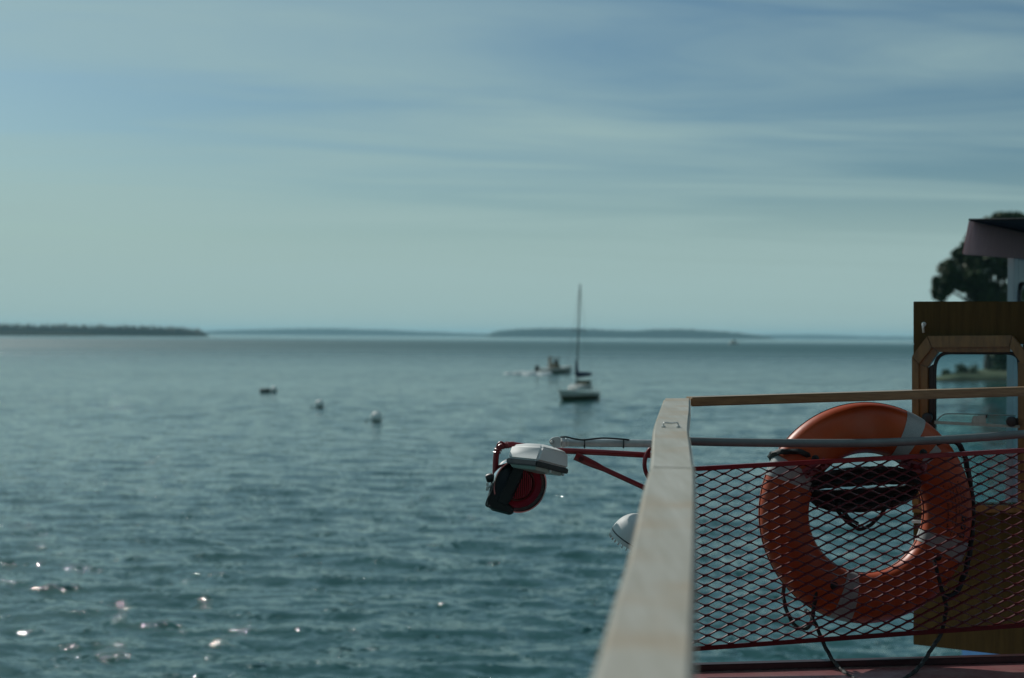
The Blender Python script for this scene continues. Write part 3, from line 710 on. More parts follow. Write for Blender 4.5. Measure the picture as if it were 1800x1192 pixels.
# knuckle plate, bolt, nut, arm
kp = [z5(x, y, 4.50) for x, y in ((996, 130), (1010, 100), (1040, 78), (1080, 66), (1140, 66), (1158, 80), (1160, 212), (1060, 216), (1010, 170))]
MB().prism(kp, (0, 0.012, 0)).build('knuckle', M['steel'], fl_, bevel=0.0012)
kc = z5(1035, 132, 4.50); MB().lathe(kc, (0, -1, 0), [(0.0055, -0.003), (0.0055, 0.004), (0.0045, 0.0055)], 6).build('bolt', M['steel'], fl_)
MB().lathe(kc, (0, -1, 0), [(0.0065, -0.004), (0.0065, 0.0008)], 16).build('washer', M['gasket'], fl_)
a0, a1 = z5(1150, 143, 4.52), P(1192, 780.5, 4.60); ad = (a1 - a0).normalized()
MB().lathe(a0, ad, [(0.013, 0), (0.0175, 0.003), (0.0175, 0.014), (0.013, 0.017), (0.0145, 0.018), (0.0145, 0.026)], 6).build('pipe_nut', M['steel'], fl_, bevel=0.001)
MB().tube([a0 + ad * 0.022, a1], 0.0125, 16).build('arm', M['galv'], fl_)
z1 = lambda x, y, d: P(830 + x / 4.5, 740 + y / 4.5, d)
b = MB(); rope(b, [z1(700, 128, 4.505), z1(745, 127, 4.497), z1(800, 140, 4.497), z1(880, 150, 4.50), z1(980, 140, 4.51), z1(1060, 136, 4.52), z1(1210, 146, 4.55), z1(1240, 150, 4.56)], 0.0028, lobes=0)
b.build('cable', M['gasket'], fl_)
for x in (888, 1196):
    cpt = z1(x, 178, 4.515 + (x - 888) / 308 * 0.04); b = MB()
    b.tube([cpt + (Vector((0, 0, 1)) * math.cos(a) + Vector((0, 1, 0)) * math.sin(a)) * 0.0143 for a in np.linspace(0, 2 * math.pi, 21)], 0.0022, 6)
    b.build('cable_tie', M['gasket'], fl_)

# ------------------------------------------------------------------ searchlight: red arm, black housing, round reflector
sl = thing('searchlight', z5(300, 900, 4.58), 'black searchlight with round reflector painted with red reflection hung from a red pipe bracket', 'searchlight')
b = MB(); b.tube([z1(690, 236, 4.60), z1(760, 238, 4.60), z1(1060, 252, 4.62), z1(1440, 274, 4.66)], 0.0098, 12)
b.tube([z1(300, 186, 4.60), z1(690, 236, 4.61)], 0.0098, 12); b.build('arm', M['redarm'], sl)
s0, s1 = z1(840, 288, 4.59), z1(1400, 545, 4.66); d = (s1 - s0).normalized(); pn = d.cross(Vector((0, 1, 0))).normalized(); yy = Vector((0, 0.006, 0))
b = MB()
rings = []
for t_, hw, hy in ((0.0, 0.0135, 0.003), (0.10, 0.0135, 0.003), (0.24, 0.0115, 0.005), (0.36, 0.0085, 0.0085), (1.0, 0.0085, 0.0085)):
    c = s0.lerp(s1, t_) if t_ else s0 - d * 0.012
    rings.append([c + pn * hw * math.cos(a) + Vector((0, 1, 0)) * hy * math.sin(a) for a in np.linspace(0, 2 * math.pi, 13)[:-1]])
b.loft(rings); b.build('strut', M['redarm'], sl)
MB().lathe(s0.lerp(s1, 0.04) + Vector((0, -0.003, 0)), (0, -1, 0), [(0.009, 0), (0.009, 0.004), (0.005, 0.006)], 6).build('bolt', M['redpaint'], sl)
hc = P(1172, 815, 4.62); b = MB()
b.tube([hc + Vector((math.cos(a), 0.25 * math.cos(a), math.sin(a))) * 0.074 for a in np.linspace(0, 2 * math.pi, 41)], 0.0072, 10); b.build('hoop', M['redarm'], sl)
hk = spline([z1(330, 186, 4.60), z1(290, 190, 4.60), z1(240, 198, 4.60), z1(205, 222, 4.60), z1(192, 262, 4.60), z1(186, 330, 4.60), z1(183, 440, 4.60), z1(186, 470, 4.60)], 6)
MB().tube(hk, 0.0098, 12).build('bracket', M['redarm'], sl)
b = MB()
for (x, y, dx, dy) in ((205, 228, 26, 10), (196, 250, 28, 3), (270, 190, 4, 26), (285, 190, 3, 26), (240, 196, 10, 26)):
    b.tube([z1(x - dx, y - dy * .9, 4.598), z1(x - dx * .3, y - dy * .3, 4.588), z1(x + dx * .3, y + dy * .3, 4.588), z1(x + dx, y + dy * .9, 4.598)], 0.0026, 6)
b.tube(spline([z1(193, 225, 4.592), z1(200, 188, 4.59), z1(228, 166, 4.59), z1(262, 184, 4.59)], 5), 0.0028, 6)
b.build('tape_wrap', M['redarm'], sl)
# housing behind and beside the reflector
DC = z5(580, 735, 4.60)
body_out = [(300, 500), (345, 476), (410, 464), (505, 485), (640, 518), (620, 640), (500, 900), (420, 1010), (495, 1080), (505, 1110), (480, 1148), (430, 1155), (200, 1095), (125, 1030), (112, 1005), (135, 900), (190, 700), (215, 640)]
front = [z5(x, y, 4.585) for x, y in body_out]; cxy = sum(front, Vector()) / len(front)
back = [cxy + (p - cxy) * 0.72 + Vector((-0.012, 0.10, 0)) for p in front]; mid_ = [p + Vector((0, 0.045, 0)) for p in front]
nose = [cxy + (p - cxy) * 0.84 + Vector((-0.004, -0.016, 0)) for p in front]
MB().loft([nose, front, mid_, back]).build('housing', M['blackplastic'], sl, bevel=0.002, seg=2, angle=50)
sl_o = [(508, 486), (648, 518), (420, 1012), (272, 962)]; q = [z5(x, y, 4.545) for x, y in sl_o]; q2 = [p + Vector((0, 0.05, 0)) for p in q]
MB().hexa(q2, q).build('side_shield', M['blackplastic'], sl, bevel=0.003)
q = [z5(x, y, 4.548) for x, y in ((272, 962), (420, 1012), (500, 1075), (505, 1112), (470, 1150), (340, 1085), (290, 1030))]
MB().prism(q, (0, 0.05, 0)).build('lower_lip', M['blackplastic'], sl, bevel=0.003)
dn_ = Vector((0.30, -1, -0.10)).normalized(); DR = 0.0860
MB().lathe(DC, dn_, [(DR, 0.004), (DR * 0.93, -0.002), (DR * 0.8, -0.014), (DR * 0.55, -0.030), (DR * 0.3, -0.037), (0.004, -0.04)], 48, caps=False).build('reflector', M['redreflection'], sl, angle=60)
MB().lathe(DC, dn_, [(DR * 0.98, 0.006), (DR * 1.0, 0.010), (DR * 1.045, 0.010), (DR * 1.06, 0.002), (DR * 1.05, -0.012), (DR * 0.99, -0.014), (DR * 0.95, -0.006), (DR * 0.98, 0.006)], 48, caps=False).build('rim', M['chrome'], sl)
MB().lathe(DC, dn_, [(DR * 1.02, -0.012), (DR * 1.03, -0.03), (DR * 0.6, -0.07), (0.01, -0.085)], 40, caps=False).build('reflector_back', M['blackplastic'], sl)
MB().lathe(DC - dn_ * 0.024, dn_, [(DR * 0.66, 0.004), (DR * 0.66, 0.011), (DR * 0.60, 0.013), (DR * 0.57, 0.008), (DR * 0.40, 0.010), (0.004, 0.014)], 40).build('inner_lens', M['redpaint'], sl)
for k in range(14):
    f = (k - 6.5) / 7.2; hl = DR * 0.55 * math.sqrt(max(0.02, 1 - f * f)); uu = dn_.cross(Vector((0, 0, 1))).normalized(); vv = uu.cross(dn_)
    MB().box(DC - dn_ * 0.0095 + uu * (f * DR * 0.54), uu * 0.0011, vv * hl, dn_ * 0.0022).build('lens_rib', M['redreflection'], sl, smooth=False)
MB().lathe(DC, dn_, [(DR * 0.985, 0.0055), (DR * 0.90, -0.004), (DR * 0.885, -0.0035), (DR * 0.97, 0.0075)], 48, caps=False).build('inner_rim', M['brightmetal'], sl)
kn = z1(176, 440, 4.60); kd = (z1(100, 462, 4.60) - kn).normalized()
MB().lathe(kn, kd, [(0.010, -0.004), (0.0115, 0.002), (0.0115, 0.006), (0.0145, 0.008), (0.0145, 0.022), (0.011, 0.028)], 16).build('pivot_knob', M['gasket'], sl)
b = MB(); wn = z1(128, 520, 4.59); b.lathe(wn, kd, [(0.005, -0.01), (0.005, 0.006)], 8)
b.box(wn + Vector((-.003, 0, .006)), (0.004, 0, 0), (0, 0.002, 0), (0, 0, 0.006)); b.box(wn + Vector((-.003, 0, -.007)), (0.005, 0, 0), (0, 0.002, 0), (0.001, 0, 0.006)); b.build('wing_nut', M['steel'], sl)
b = MB(); rope(b, [z5(240, 640, 4.57), z5(190, 830, 4.556), z5(140, 920, 4.556), z5(112, 1010, 4.56), z5(150, 1040, 4.56), z5(175, 1020, 4.562)], 0.0022, lobes=0); b.build('cable', M['gasket'], sl)

# ------------------------------------------------------------------ white dome lamp by the side rail
dl = thing('dome_lamp', P(1112, 952, 4.35), 'white rounded lamp with toothed rim half hidden behind the wooden cap', 'lamp')
DD = 4.36
bc = P(1110, 946, DD); axd = (P(1128, 911, DD) - P(1108, 946, DD)).normalized() + Vector((0, -0.18, 0)); axd.normalize()
r0 = 0.0665
MB().lathe(bc, axd, [(r0 * math.cos(a), 0.080 * math.sin(a)) for a in np.linspace(0, math.pi / 2, 12)], 32).build('dome', M['white'], dl, angle=60)
MB().lathe(bc, axd, [(r0 * 1.008, -0.0035), (r0 * 1.008, -0.0005)], 32).build('seam', M['gasket'], dl)
MB().lathe(bc, axd, [(r0, -0.016), (r0 * 1.0, -0.004)], 32).build('rim', M['white'], dl)
u = axd.orthogonal().normalized(); v = axd.cross(u)
for k in range(26):
    a = 2 * math.pi * k / 26; rd = u * math.cos(a) + v * math.sin(a)
    MB().box(bc + rd * (r0 * 0.94) - axd * 0.021, rd * 0.0028, axd.cross(rd) * 0.0016, axd * 0.0052).build('tooth', M['steel'], dl, smooth=False)
na, nb = bc + Vector((0.035, 0, 0.02)), c0 + Vector((0, 0, -0.42))
MB().tube(spline([na, bc + Vector((0.075, 0.02, 0.03)), Vector((nb.x - 0.03, nb.y - 0.01, na.z + 0.01)), Vector((nb.x, nb.y, na.z + 0.01))], 5), 0.022, 14).build('neck', M['white'], dl)

# ------------------------------------------------------------------ pilothouse
ph_ = thing('pilothouse', (3.6, 6.0, zb), 'varnished wooden pilothouse back with chamfered window frame and faded red visor', 'pilothouse')
A = P(1605.5, 830, 5.60); Bq = P(1750, 830, 5.46)
WX = Vector((Bq.x - A.x, Bq.y - A.y, 0)).normalized(); WN = Vector((WX.y, -WX.x, 0))     # WN towards the camera
def wall(px, py, n=0.0):
    """pixel -> point on the wooden wall plane, n metres proud of it"""
    v_ = (P(px, py, 1.0) - CAMP); t_ = (A - CAMP + WN * n).dot(WN) / v_.dot(WN); return CAMP + v_ * t_
def slab(poly, n0, n1): return [wall(x, y, 0) + WN * n0 for x, y in poly], [wall(x, y, 0) + WN * n1 for x, y in poly]
def wpiece(name, poly, n0, n1, m_, par=ph_, bev=0.002):
    a, b_ = slab(poly, n0, n1); n = len(a)
    return MB().loft([a, b_]).build(name, m_, par, bevel=bev)
# wall around the opening, in four boards
x0, x1, y0 = 1605.5, 2080, 530
ox0, ox1, oy0, oy1 = 1645, 1790, 619, 884
def ybot(x): return 1133 + (x - 1605) * 0.115
wpiece('wall_board', [(x0, y0), (x1, y0), (x1, oy0 - 14), (x0, oy0 - 14)], -0.03, 0, M['panelwood'])
wpiece('wall_board', [(x0, oy0 - 14), (ox0 - 14, oy0 - 14), (ox0 - 14, oy1), (x0, oy1)], -0.03, 0, M['panelwood'])
wpiece('wall_board', [(ox1 + 8, oy0 - 14), (x1, oy0 - 14), (x1, oy1), (ox1 + 8, oy1)], -0.03, 0, M['panelwood'])
wpiece('wall_board', [(x0, oy1), (x1, oy1), (x1, ybot(x1)), (x0, ybot(x0))], -0.03, 0, M['panelwood'])
wpiece('wall_base', [(1780, 1120), (x1, 1120), (x1, 1290), (1780, 1230)], -0.09, -0.032, M['panelwood'])
# octagonal window frame: outer trim pieces and an inner step
wf = wpiece('window_frame', [(1633, 590.5), (1781, 589.5), (1776, 610), (1641, 611)], 0.0, 0.034, M['framewood'])
wpiece('frame_piece', [(1605.8, 626), (1632.4, 591), (1640.5, 611.4), (1618, 640)], 0.0, 0.034, M['framewood'], wf)
wpiece('frame_piece', [(1605.8, 626.6), (1617.6, 640.6), (1618, 886), (1605.8, 886)], 0.0, 0.034, M['framewood'], wf)
wpiece('frame_piece', [(1781.6, 589.5), (1812, 628), (1799, 642), (1776.6, 610.4)], 0.0, 0.034, M['framewood'], wf)
wpiece('frame_piece', [(1799.4, 642.6), (1812, 628.6), (1812, 886), (1799.4, 886)], 0.0, 0.034, M['framewood'], wf)
wpiece('frame_piece', [(1605.8, 886.6), (1812, 886.6), (1812, 900), (1605.8, 900)], 0.0, 0.030, M['framewood'], wf)
wpiece('frame_piece', [(1636, 604), (1780, 603), (1776, 619), (1650, 619)], -0.028, 0.016, M['framewood'], wf)
wpiece('frame_piece', [(1612, 638), (1635.6, 604.2), (1649.6, 619.2), (1632, 645)], -0.028, 0.016, M['framewood'], wf)
wpiece('frame_piece', [(1612, 638.4), (1632, 645.4), (1632, 888), (1612, 888)], -0.028, 0.016, M['framewood'], wf)
wpiece('frame_piece', [(1790.4, 636), (1804, 640), (1804, 888), (1790.4, 888)], -0.028, 0.016, M['framewood'], wf)
# rubber gasket with rounded corners
gp = spline([wall(x, y) - WN * 0.012 for x, y in ((1642, 884), (1642, 760), (1642, 690), (1642, 655), (1644, 638), (1651, 626), (1664, 620.5), (1690, 620), (1740, 620), (1772, 620.5), (1786, 626), (1791, 640), (1792, 700), (1792, 884))], 6)
MB().tube(gp, 0.0075, 8).build('window_gasket', M['gasket'], ph_)
wpiece('gasket_strip', [(1632.3, 645), (1641, 640), (1641, 884), (1632.3, 884)], -0.030, -0.004, M['gasket'])
wpiece('window_pane', [(1640, 620), (1794, 620), (1794, 886), (1640, 886)], -0.022, -0.018, M['glass'], bev=0)
# the sliding lower pane, its rail and the two knobs
sp_ = [(1646, 884), (1646, 744), (1652, 734), (1662, 728), (1676, 727), (1700, 727.5), (1786, 730), (1786, 884)]
pane = wpiece('sliding_pane', sp_, 0.010, 0.014, M['glass2'], bev=0)
b = MB(); b.tube(spline([wall(x, y) + WN * 0.012 for x, y in sp_[1:7]], 4), 0.0022, 6); b.build('pane_edge', M['lampglass'], pane)
wpiece('pane_rail', [(1644, 739), (1794, 747), (1794, 752), (1644, 744.5)], 0.012, 0.024, M['lampglass'], pane, 0.001)
wpiece('pane_latch', [(1712, 731), (1735, 729), (1735, 744), (1709, 743)], 0.014, 0.026, M['lampglass'], pane, 0.001)
wpiece('latch_pin', [(1735, 729), (1738, 728), (1737, 734), (1734.5, 735)], 0.014, 0.03, M['gasket'], pane, 0)
for x, y in ((1633, 734), (1780, 740)):
    MB().lathe(wall(x, y) + WN * 0.012, WN, [(0.010, 0), (0.010, 0.012), (0.019, 0.016), (0.021, 0.024), (0.018, 0.032), (0.007, 0.034)], 18).build('knob', M['gasket'], ph_)
wpiece('knob_plate', [(1784, 735), (1802, 735), (1802, 749), (1784, 749)], 0.004, 0.016, M['gasket'])
# hook
b = MB(); h0 = wall(1624, 570); b.tube(spline([h0 + WN * .002, h0 + WN * 0.02, h0 + WN * 0.024 + Vector((0.002, 0, -0.014)), h0 + WN * 0.012 + Vector((0.001, 0, -0.032))], 5), 0.0042, 8)
b.lathe(h0, WN, [(0.009, 0), (0.009, 0.004)], 12); b.build('hook', M['steel'], ph_)
b = MB(); h1 = wall(1622, 897)
wpiece('door_latch', [(1604, 914), (1622, 914), (1622, 919), (1604, 919)], 0.0, 0.02, M['steel'])
# thin white side wall of the bridge, red below, with a rounded window
SA = P(1776, 590, 8.70); sdir = Vector((0.56, 0.83, 0)).normalized(); sn = Vector((0.83, -0.56, 0)).normalized()
def sw(px, py):
    v_ = (P(px, py, 1.0) - CAMP); t_ = (SA - CAMP).dot(sn) / v_.dot(sn); return CAMP + v_ * t_
def swp(name, poly, n0, n1, m_, par=ph_, bev=0.002):
    return MB().loft([[sw(x, y) + sn * n0 for x, y in poly], [sw(x, y) + sn * n1 for x, y in poly]]).build(name, m_, par, bevel=bev)
zt = P(1700, 440, 8.7).z
def sp3(s, z): return Vector((SA.x, SA.y, 0)) + sdir * s + Vector((0, 0, z))
zr = P(1786, 797, 8.7).z; zw0, zw1 = P(1786, 566, 8.7).z, P(1786, 499, 8.7).z; zroof = zw1 + 0.30
def sbox(name, s0_, s1_, z0_, z1_, m_, n0=-0.02, n1=0.02, bev=0.003):
    return MB().hexa([sp3(s0_, z0_) + sn * n0, sp3(s1_, z0_) + sn * n0, sp3(s1_, z0_) + sn * n1, sp3(s0_, z0_) + sn * n1],
                     [sp3(s0_, z1_) + sn * n0, sp3(s1_, z1_) + sn * n0, sp3(s1_, z1_) + sn * n1, sp3(s0_, z1_) + sn * n1]).build(name, m_, ph_, bevel=bev)
sbox('side_wall', 0.0, 0.10, zr, zroof, M['sidewall'])
sbox('side_wall', 0.102, 1.5, zw1, zroof, M['sidewall'])
sbox('side_wall', 0.102, 1.5, zr, zw0, M['sidewall'])
sbox('side_wall', 0.60, 1.5, zw0 + .002, zw1 - .002, M['sidewall'])
sbox('side_wall_base', 0.0, 1.5, zb - 0.02, zr - 0.002, M['fascia'])
b = MB(); g_ = [(0.105, zw0), (0.105, zw1 - 0.07), (0.13, zw1 - 0.02), (0.19, zw1 - 0.005), (0.50, zw1 - 0.005), (0.57, zw1 - 0.02), (0.595, zw1 - 0.07), (0.595, zw0)]
b.tube(spline([sp3(s, z) + sn * 0.012 for s, z in g_], 5), 0.026, 8); b.build('side_window_gasket', M['gasket'], ph_)
# black roof and the faded red visor board hanging from its far edge
F0t, F1t = P(1712, 388, 8.0), P(1800, 408, 8.88); F0b, F1b = P(1700, 448.5, 8.0), P(1800, 455.5, 8.75)
e1_, e2_ = (F1t - F0t), (F1b - F0b); F1t = F0t + e1_ * 2.6; F1b = F0b + e2_ * 2.6
nv = (F1t - F0t).cross(F0b - F0t).normalized()
if nv.y < 0: nv = -nv
MB().hexa([F0b, F1b, F1t, F0t], [F0b + nv * 0.03, F1b + nv * 0.03, F1t + nv * 0.03, F0t + nv * 0.03]).build('visor_board', M['fascia'], ph_, bevel=0.006)
E1 = P(1800, 386.6, 8.0); ed = (E1 - F0t); E1 = F0t + ed * 5
top = Vector((0, 0, 0.012)); inn = Vector((0, 0, 0.0))
rp4 = [F0t - nv * 0.004, E1 + Vector((0, 0, 0.0)), E1 + e1_ * 2.6, F1t + nv * 0.06, F0t + nv * 0.03]
MB().prism([p - Vector((0, 0, 0.004)) for p in rp4], (0, 0, 0.012)).build('roof', M['blackroof'], ph_)
pz = P(2350, 400, 8.0); MB().tube([Vector((E1.x - .1, E1.y + 0.1, zb)), Vector((E1.x - .1, E1.y + 0.1, E1.z))], 0.04, 10).build('roof_post', M['sidewall'], ph_)

# ------------------------------------------------------------------ boats
def hull_rings(Ln, beam, fb_bow, fb_st, draft, n=18, trans=0.7):
    rings = []
    for i in range(n + 1):
        t = i / n                      # 0 = stern, 1 = bow
        x = -Ln / 2 + Ln * t
        w_ = beam / 2 * (trans + (1 - trans) * math.sin(min(1, t / 0.45) * math.pi / 2)) * (1 if t < 0.45 else max(0.01, math.cos((t - 0.45) / 0.55 * math.pi / 2) ** 0.75))
        fbz = fb_st + (fb_bow - fb_st) * t ** 1.8; rake = max(0, t - 0.55) * Ln * 0.22
        sec_ = []
        for s_, z in ((1.0, fbz), (0.95, fbz * 0.55), (0.80, 0.10), (0.70, 0.0), (0.40, -draft), (0, -draft * 1.2)):
            sec_.append((x + rake * (z / fb_bow), w_ * s_, z))
        rings.append(sec_ + [(a, -b_, c) for a, b_, c in reversed(sec_[:-1])])
    return rings
def place(pts, org, yaw):
    c, s_ = math.cos(yaw), math.sin(yaw); return [org + Vector((p[0] * c - p[1] * s_, p[0] * s_ + p[1] * c, p[2])) for p in pts]
def sailboat():
    o = ON(1018, 702); D = (o - CAMP).dot(fwd); k = D / FX
    t = thing('sailboat', o, 'moored sailboat with bare mast and navy cover on its boom', 'sailboat')
    yaw = math.atan2(-0.90, -0.44)        # bow swings left and towards the camera
    W = lambda l_: place(l_, o, yaw)
    Ln, bm_ = 6.6, 2.25
    rings = [W(r_) for r_ in hull_rings(Ln, bm_, 0.86, 0.52, 0.4, trans=0.42)]
    MB().loft(rings).build('hull', M['whitehull'], t, angle=40)
    b = MB(); b.loft([W([(x, y * 1.01, max(min(z, 0.36), -0.3)) for x, y, z in r_[1:10]]) for r_ in hull_rings(Ln, bm_ * 1.012, .86, .52, .4, trans=0.42)], caps=False, closed=False); b.build('boot_stripe', M['olive'], t)
    b = MB(); b.loft([W([(-2.9, .72, .72), (-2.9, -.72, .72), (-2.9, -.66, .74), (-2.9, .66, .74)]), W([(-0.9, .95, .78), (-0.9, -.95, .78), (-0.9, -.9, .80), (-0.9, .9, .80)])]); b.build('cockpit', M['teak'], t)
    cab = [[(-1.1, .74, .72), (-1.1, .66, 1.22), (-1.1, -.66, 1.22), (-1.1, -.74, .72)], [(0.5, .68, .75), (0.5, .58, 1.18), (0.5, -.58, 1.18), (0.5, -.68, .75)], [(1.5, .42, .8), (1.35, .34, .98), (1.35, -.34, .98), (1.5, -.42, .8)]]
    MB().loft([W(r_) for r_ in cab]).build('cabin', M['whitehull'], t, bevel=0.04)
    for s_ in (1, -1):
        for xa in (-0.7, 0.0):
            MB().hexa(W([(xa, s_ * .715, .92), (xa + .45, s_ * .70, .92), (xa + .45, s_ * .66, 1.08), (xa, s_ * .68, 1.08)]), W([(xa, s_ * .735, .92), (xa + .45, s_ * .72, .92), (xa + .45, s_ * .68, 1.08), (xa, s_ * .70, 1.08)])).build('cabin_window', M['darkglass'], t, smooth=False)
    b = MB(); b.loft([W(r_) for r_ in [[(-1.15, .6, 1.2), (-1.15, .5, 1.5), (-1.15, -.5, 1.5), (-1.15, -.6, 1.2)], [(-.5, .6, 1.2), (-.65, .5, 1.48), (-.65, -.5, 1.48), (-.5, -.6, 1.2)]]]); b.build('spray_hood', M['olive'], t)
    mh = (702 - 500) * k
    mb = W([(0.55, 0, 1.0)])[0]; mt = mb + Vector((5.0 * k, 0, mh - 1.0))
    MB().tube([mb, mt], [0.075, 0.055], 10).build('mast', M['mast'], t)
    bo = W([(0.50, 0, 1.75), (-2.3, 0, 1.85)])
    MB().tube(bo, 0.05, 8).build('boom', M['mast'], t)
    b = MB(); cv = spline(W([(0.62, 0, 3.1), (0.55, 0, 2.5), (0.42, 0, 2.02), (-0.3, 0, 1.98), (-1.4, 0, 1.98), (-2.25, 0, 1.98)]), 4)
    b.tube(cv, list(np.interp(np.linspace(0, 1, len(cv)), [0, .3, .5, .8, 1], [.07, .16, .26, .20, .14])), 10); b.build('sail_cover', M['sailblue'], t)
    for q in ((3.3, 0, 1.0), (-3.2, 0, .75), (0.4, 1.05, .8), (0.4, -1.05, .8)):
        MB().tube([W([q])[0], mt - Vector((0, 0, .1))], 0.007, 5).build('stay', M['mast'], t)
    MB().tube([mb.lerp(mt, .55) + (W([(0, .55, 0)])[0] - o), mb.lerp(mt, .55) + (W([(0, -.55, 0)])[0] - o)], 0.02, 6).build('spreader', M['mast'], t)
    b = MB()
    for s_ in (1, -1): b.tube(W([(3.2, s_ * .1, 1.0), (3.1, s_ * .2, 1.5), (2.3, s_ * .6, 1.45), (2.3, s_ * .62, .95)]), 0.014, 5)
    b.build('pulpit', M['steel'], t)
sailboat()
def motorboat():
    o = ON(974, 656); t = thing('motorboat', o, 'small motorboat under way ahead of its white wake', 'motorboat')
    yaw = R(38); W = lambda l_: place(l_, o, yaw)
    MB().loft([W(r_) for r_ in hull_rings(5.6, 2.1, 1.0, 0.65, 0.25, trans=0.85)]).build('hull', M['whitehull'], t, angle=40)
    MB().loft([W([(x, y * 1.015, min(z, 0.3) if z > 0 else z) for x, y, z in r_[1:10]]) for r_ in hull_rings(5.55, 2.12, 1.0, .65, .25, trans=.85)], caps=False, closed=False).build('lower_hull', M['olive'], t)
    MB().loft([W(r_) for r_ in [[(-.3, .7, .7), (-.3, .6, 1.35), (-.3, -.6, 1.35), (-.3, -.7, .7)], [(0.7, .65, .8), (0.35, .5, 1.35), (0.35, -.5, 1.35), (0.7, -.65, .8)]]]).build('console', M['teak'], t, bevel=0.03)
    MB().loft([W(r_) for r_ in [[(.36, .52, 1.36), (.30, .48, 1.8), (.30, -.48, 1.8), (.36, -.52, 1.36)], [(.40, .52, 1.36), (.33, .48, 1.8), (.33, -.48, 1.8), (.40, -.52, 1.36)]]]).build('windscreen', M['darkglass'], t)
    MB().box(W([(-.1, 0, 2.08)])[0], (0.62, 0.4, 0), (-0.35, 0.5, 0), (0, 0, 0.05)).build('canopy', M['teak'], t, bevel=0.03)
    for q in ((-.6, .6), (-.6, -.6), (.4, .55), (.4, -.55)): MB().tube(W([(q[0], q[1], .7), (q[0] * .9, q[1] * .9, 2.05)]), 0.03, 6).build('canopy_post', M['steel'], t)
    MB().loft([W(r_) for r_ in [[(-3.25, .2, .1), (-3.25, .2, 1.0), (-3.25, -.2, 1.0), (-3.25, -.2, .1)], [(-2.8, .24, .1), (-2.8, .24, 1.15), (-2.8, -.24, 1.15), (-2.8, -.24, .1)]]]).build('outboard_motor', M['gasket'], t, bevel=0.06)
    # helmsman
    pz_ = thing('person', W([(-.75, 0, .6)])[0], 'person in pale clothing standing at the helm of the small motorboat', 'person')
    b = MB(); b.lathe(W([(-.75, 0, .6)])[0], (0, 0, 1), [(.13, 0), (.15, .4), (.17, .8), (.21, 1.0), (.22, 1.25), (.17, 1.4), (.07, 1.46), (.06, 1.5), (.095, 1.57), (.105, 1.66), (.08, 1.74), (.02, 1.78)], 12)
    b.build('body', M['skin'], pz_, angle=70)
motorboat()
def foam_patch(px, py, wpx, hpx, n, seed, label):
    rs = np.random.default_rng(seed); b = MB()
    c0_ = ON(px, py)
    for _ in range(n):
        x = px + rs.normal(0, wpx / 2.3); y = py + rs.normal(0, hpx / 2.3); p = ON(x, y)
        r_ = rs.uniform(0.18, 0.65); seg = 9; hgt = rs.uniform(.10, .34)
        ring1 = [p + Vector((math.cos(a) * r_ * rs.uniform(.8, 1.6), math.sin(a) * r_ * rs.uniform(.7, 1.2), -0.05)) for a in np.linspace(0, 2 * math.pi, seg + 1)[:-1]]
        cc = sum(ring1, Vector()) / seg
        ring2 = [cc + (q - cc) * .6 + Vector((0, 0, hgt + .05)) for q in ring1]
        b.loft([ring1, ring2])
    o = b.build('wake_foam', M['foam'], angle=70, loc=c0_); tag(o, label, kind='stuff')
foam_patch(932, 657.5, 34, 2.6, 90, 1, 'white wake foam trailing behind the motorboat')
foam_patch(952, 657, 10, 2.0, 26, 3, 'white churned water at the stern of the motorboat')
foam_patch(996, 651, 6, 5, 20, 2, 'white spray at the bow of the motorboat')
def far_boat():
    o = ON(1290, 605.5); t = thing('distant_boat', o, 'tiny white boat far out near the humped blue island', 'boat')
    yaw = R(15); W = lambda l_: place(l_, o, yaw)
    MB().loft([W(r_) for r_ in hull_rings(8.2, 2.8, 1.7, 1.2, 0.4, trans=.85)]).build('hull', M['whitehull'], t, angle=40)
    MB().loft([W(r_) for r_ in [[(-2, 1.1, 1.2), (-2, 1.0, 3.2), (-2, -1.0, 3.2), (-2, -1.1, 1.2)], [(1.6, 1.0, 1.3), (1.0, .9, 3.2), (1.0, -.9, 3.2), (1.6, -1.0, 1.3)]]]).build('cabin', M['whitehull'], t, bevel=.08)
    MB().loft([W(r_) for r_ in [[(-1.8, 1.14, 2.1), (-1.8, 1.08, 2.8), (-1.8, -1.08, 2.8), (-1.8, -1.14, 2.1)], [(1.2, 1.08, 2.1), (1.0, 1.0, 2.8), (1.0, -1.0, 2.8), (1.2, -1.08, 2.1)]]]).build('cabin_window', M['darkglass'], t)
    MB().tube([W([(0, 0, 3.2)])[0], W([(0, 0, 5.0)])[0]], 0.06, 6).build('mast', M['mast'], t)
far_boat()
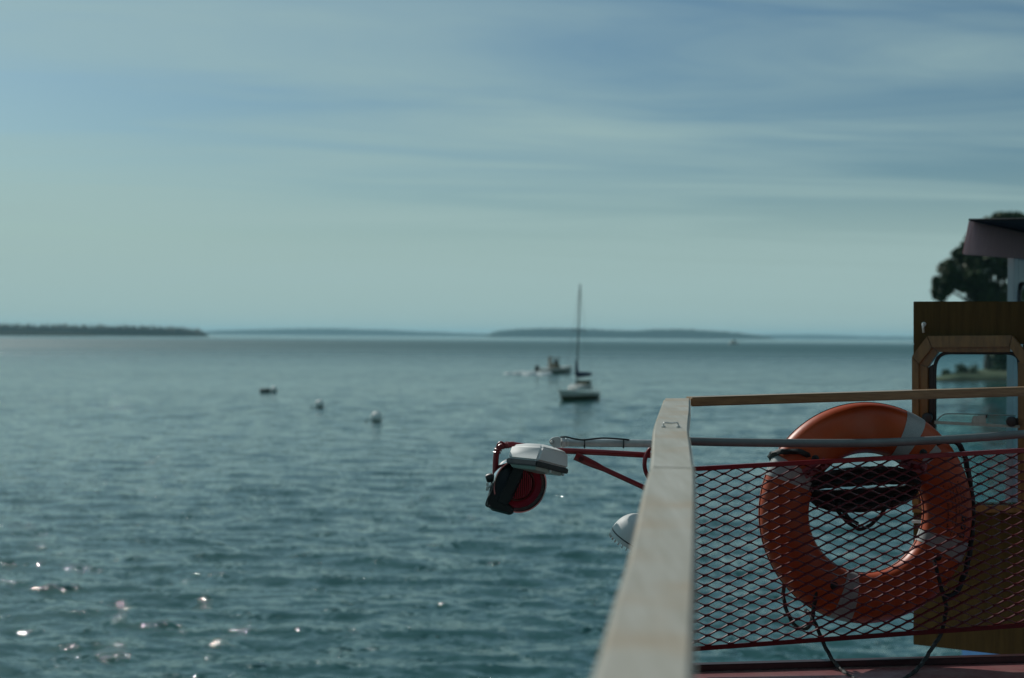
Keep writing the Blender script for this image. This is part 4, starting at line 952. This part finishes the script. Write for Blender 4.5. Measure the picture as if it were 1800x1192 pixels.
def buoy(px, py, dpx, label, lean=0.0):
    o = ON(px, py); D = (o - CAMP).dot(fwd); r_ = dpx / 2 * D / FX
    t = thing('mooring_buoy', o, label, 'buoy', 'white mooring buoys')
    ax_ = Vector((lean, 0.05, 1)).normalized(); c = o + Vector((0, 0, r_ * 0.70))
    MB().lathe(c, ax_, [(r_ * math.cos(a), r_ * math.sin(a)) for a in np.linspace(-math.pi / 2, math.pi / 2, 15)], 24).build('float', M['buoy'], t, angle=60)
    MB().lathe(c, ax_, [(r_ * 1.015 * math.cos(a), r_ * 1.015 * math.sin(a)) for a in np.linspace(-1.3, -0.62, 6)], 24).build('waterline_band', M['algae'], t, angle=60)
    b = MB(); b.tube([c + ax_ * r_ * .95 + Vector((math.cos(a) * r_ * .2, 0, math.sin(a) * r_ * .2)) for a in np.linspace(0, math.pi, 9)], r_ * .05, 6); b.build('lifting_eye', M['steel'], t)
    b = MB(); b.tube(spline([c - ax_ * r_ * .5 + Vector((-r_ * .9, -.1, .0)), c + Vector((-r_ * 1.6, -.3, -r_ * .5)), c + Vector((-r_ * 2.1, -.3, -r_ * .9))], 4), r_ * .09, 6); b.build('pickup_line', M['algae'], t)
buoy(662, 740.5, 20, 'white ball buoy nearest the lamps, third from the left', 0.1)
buoy(562, 716, 15.5, 'white ball buoy in the middle of the row of three', -0.05)
buoy(482, 689, 11.5, 'white ball buoy touching the low grey drum float', 0.0)
def drum_float():
    o = ON(466, 689.5); t = thing('drum_float', o, 'low grey drum float lying in the water beside the leftmost white buoy', 'float')
    ax_ = Vector((1, 0.25, 0.03)).normalized(); c = o + Vector((0, 0, 0.10)) - ax_ * 0.46
    MB().lathe(c, ax_, [(0.02, 0), (0.20, 0.02), (0.235, 0.06), (0.235, 0.86), (0.20, 0.90), (0.02, 0.92)], 18).build('drum', M['drum'], t, angle=50)
    for h in (0.28, 0.64): MB().lathe(c, ax_, [(0.225, h), (0.252, h + 0.015), (0.252, h + 0.04), (0.225, h + 0.055)], 18, caps=False).build('hoop', M['algae'], t)
    MB().tube(spline([c + ax_ * 0.93, c + ax_ * 1.0 + Vector((0, 0, .08)), c + ax_ * 1.1, c + ax_ * 1.16 - Vector((0, 0, .2))], 4), 0.02, 6).build('mooring_line', M['algae'], t)
drum_float()

# ------------------------------------------------------------------ haze
hz = MB().hexa([(-17000, -17000, -2), (17000, -17000, -2), (17000, 17000, -2), (-17000, 17000, -2)],
               [(-17000, -17000, 70), (17000, -17000, 70), (17000, 17000, 70), (-17000, 17000, 70)]).build('haze', bpy.data.materials.new('haze air'), smooth=False)
hm = hz.data.materials[0]; hm.use_nodes = True; hn = hm.node_tree.nodes; hn.clear()
ho = hn.new('ShaderNodeOutputMaterial'); hv = hn.new('ShaderNodeVolumePrincipled')
hv.inputs['Color'].default_value = (0.50, 0.85, 0.98, 1); hv.inputs['Density'].default_value = 0.8e-4; hv.inputs['Anisotropy'].default_value = 0.2
hm.node_tree.links.new(hv.outputs[0], ho.inputs['Volume'])
tag(hz, 'thin pale sea haze', kind='stuff')
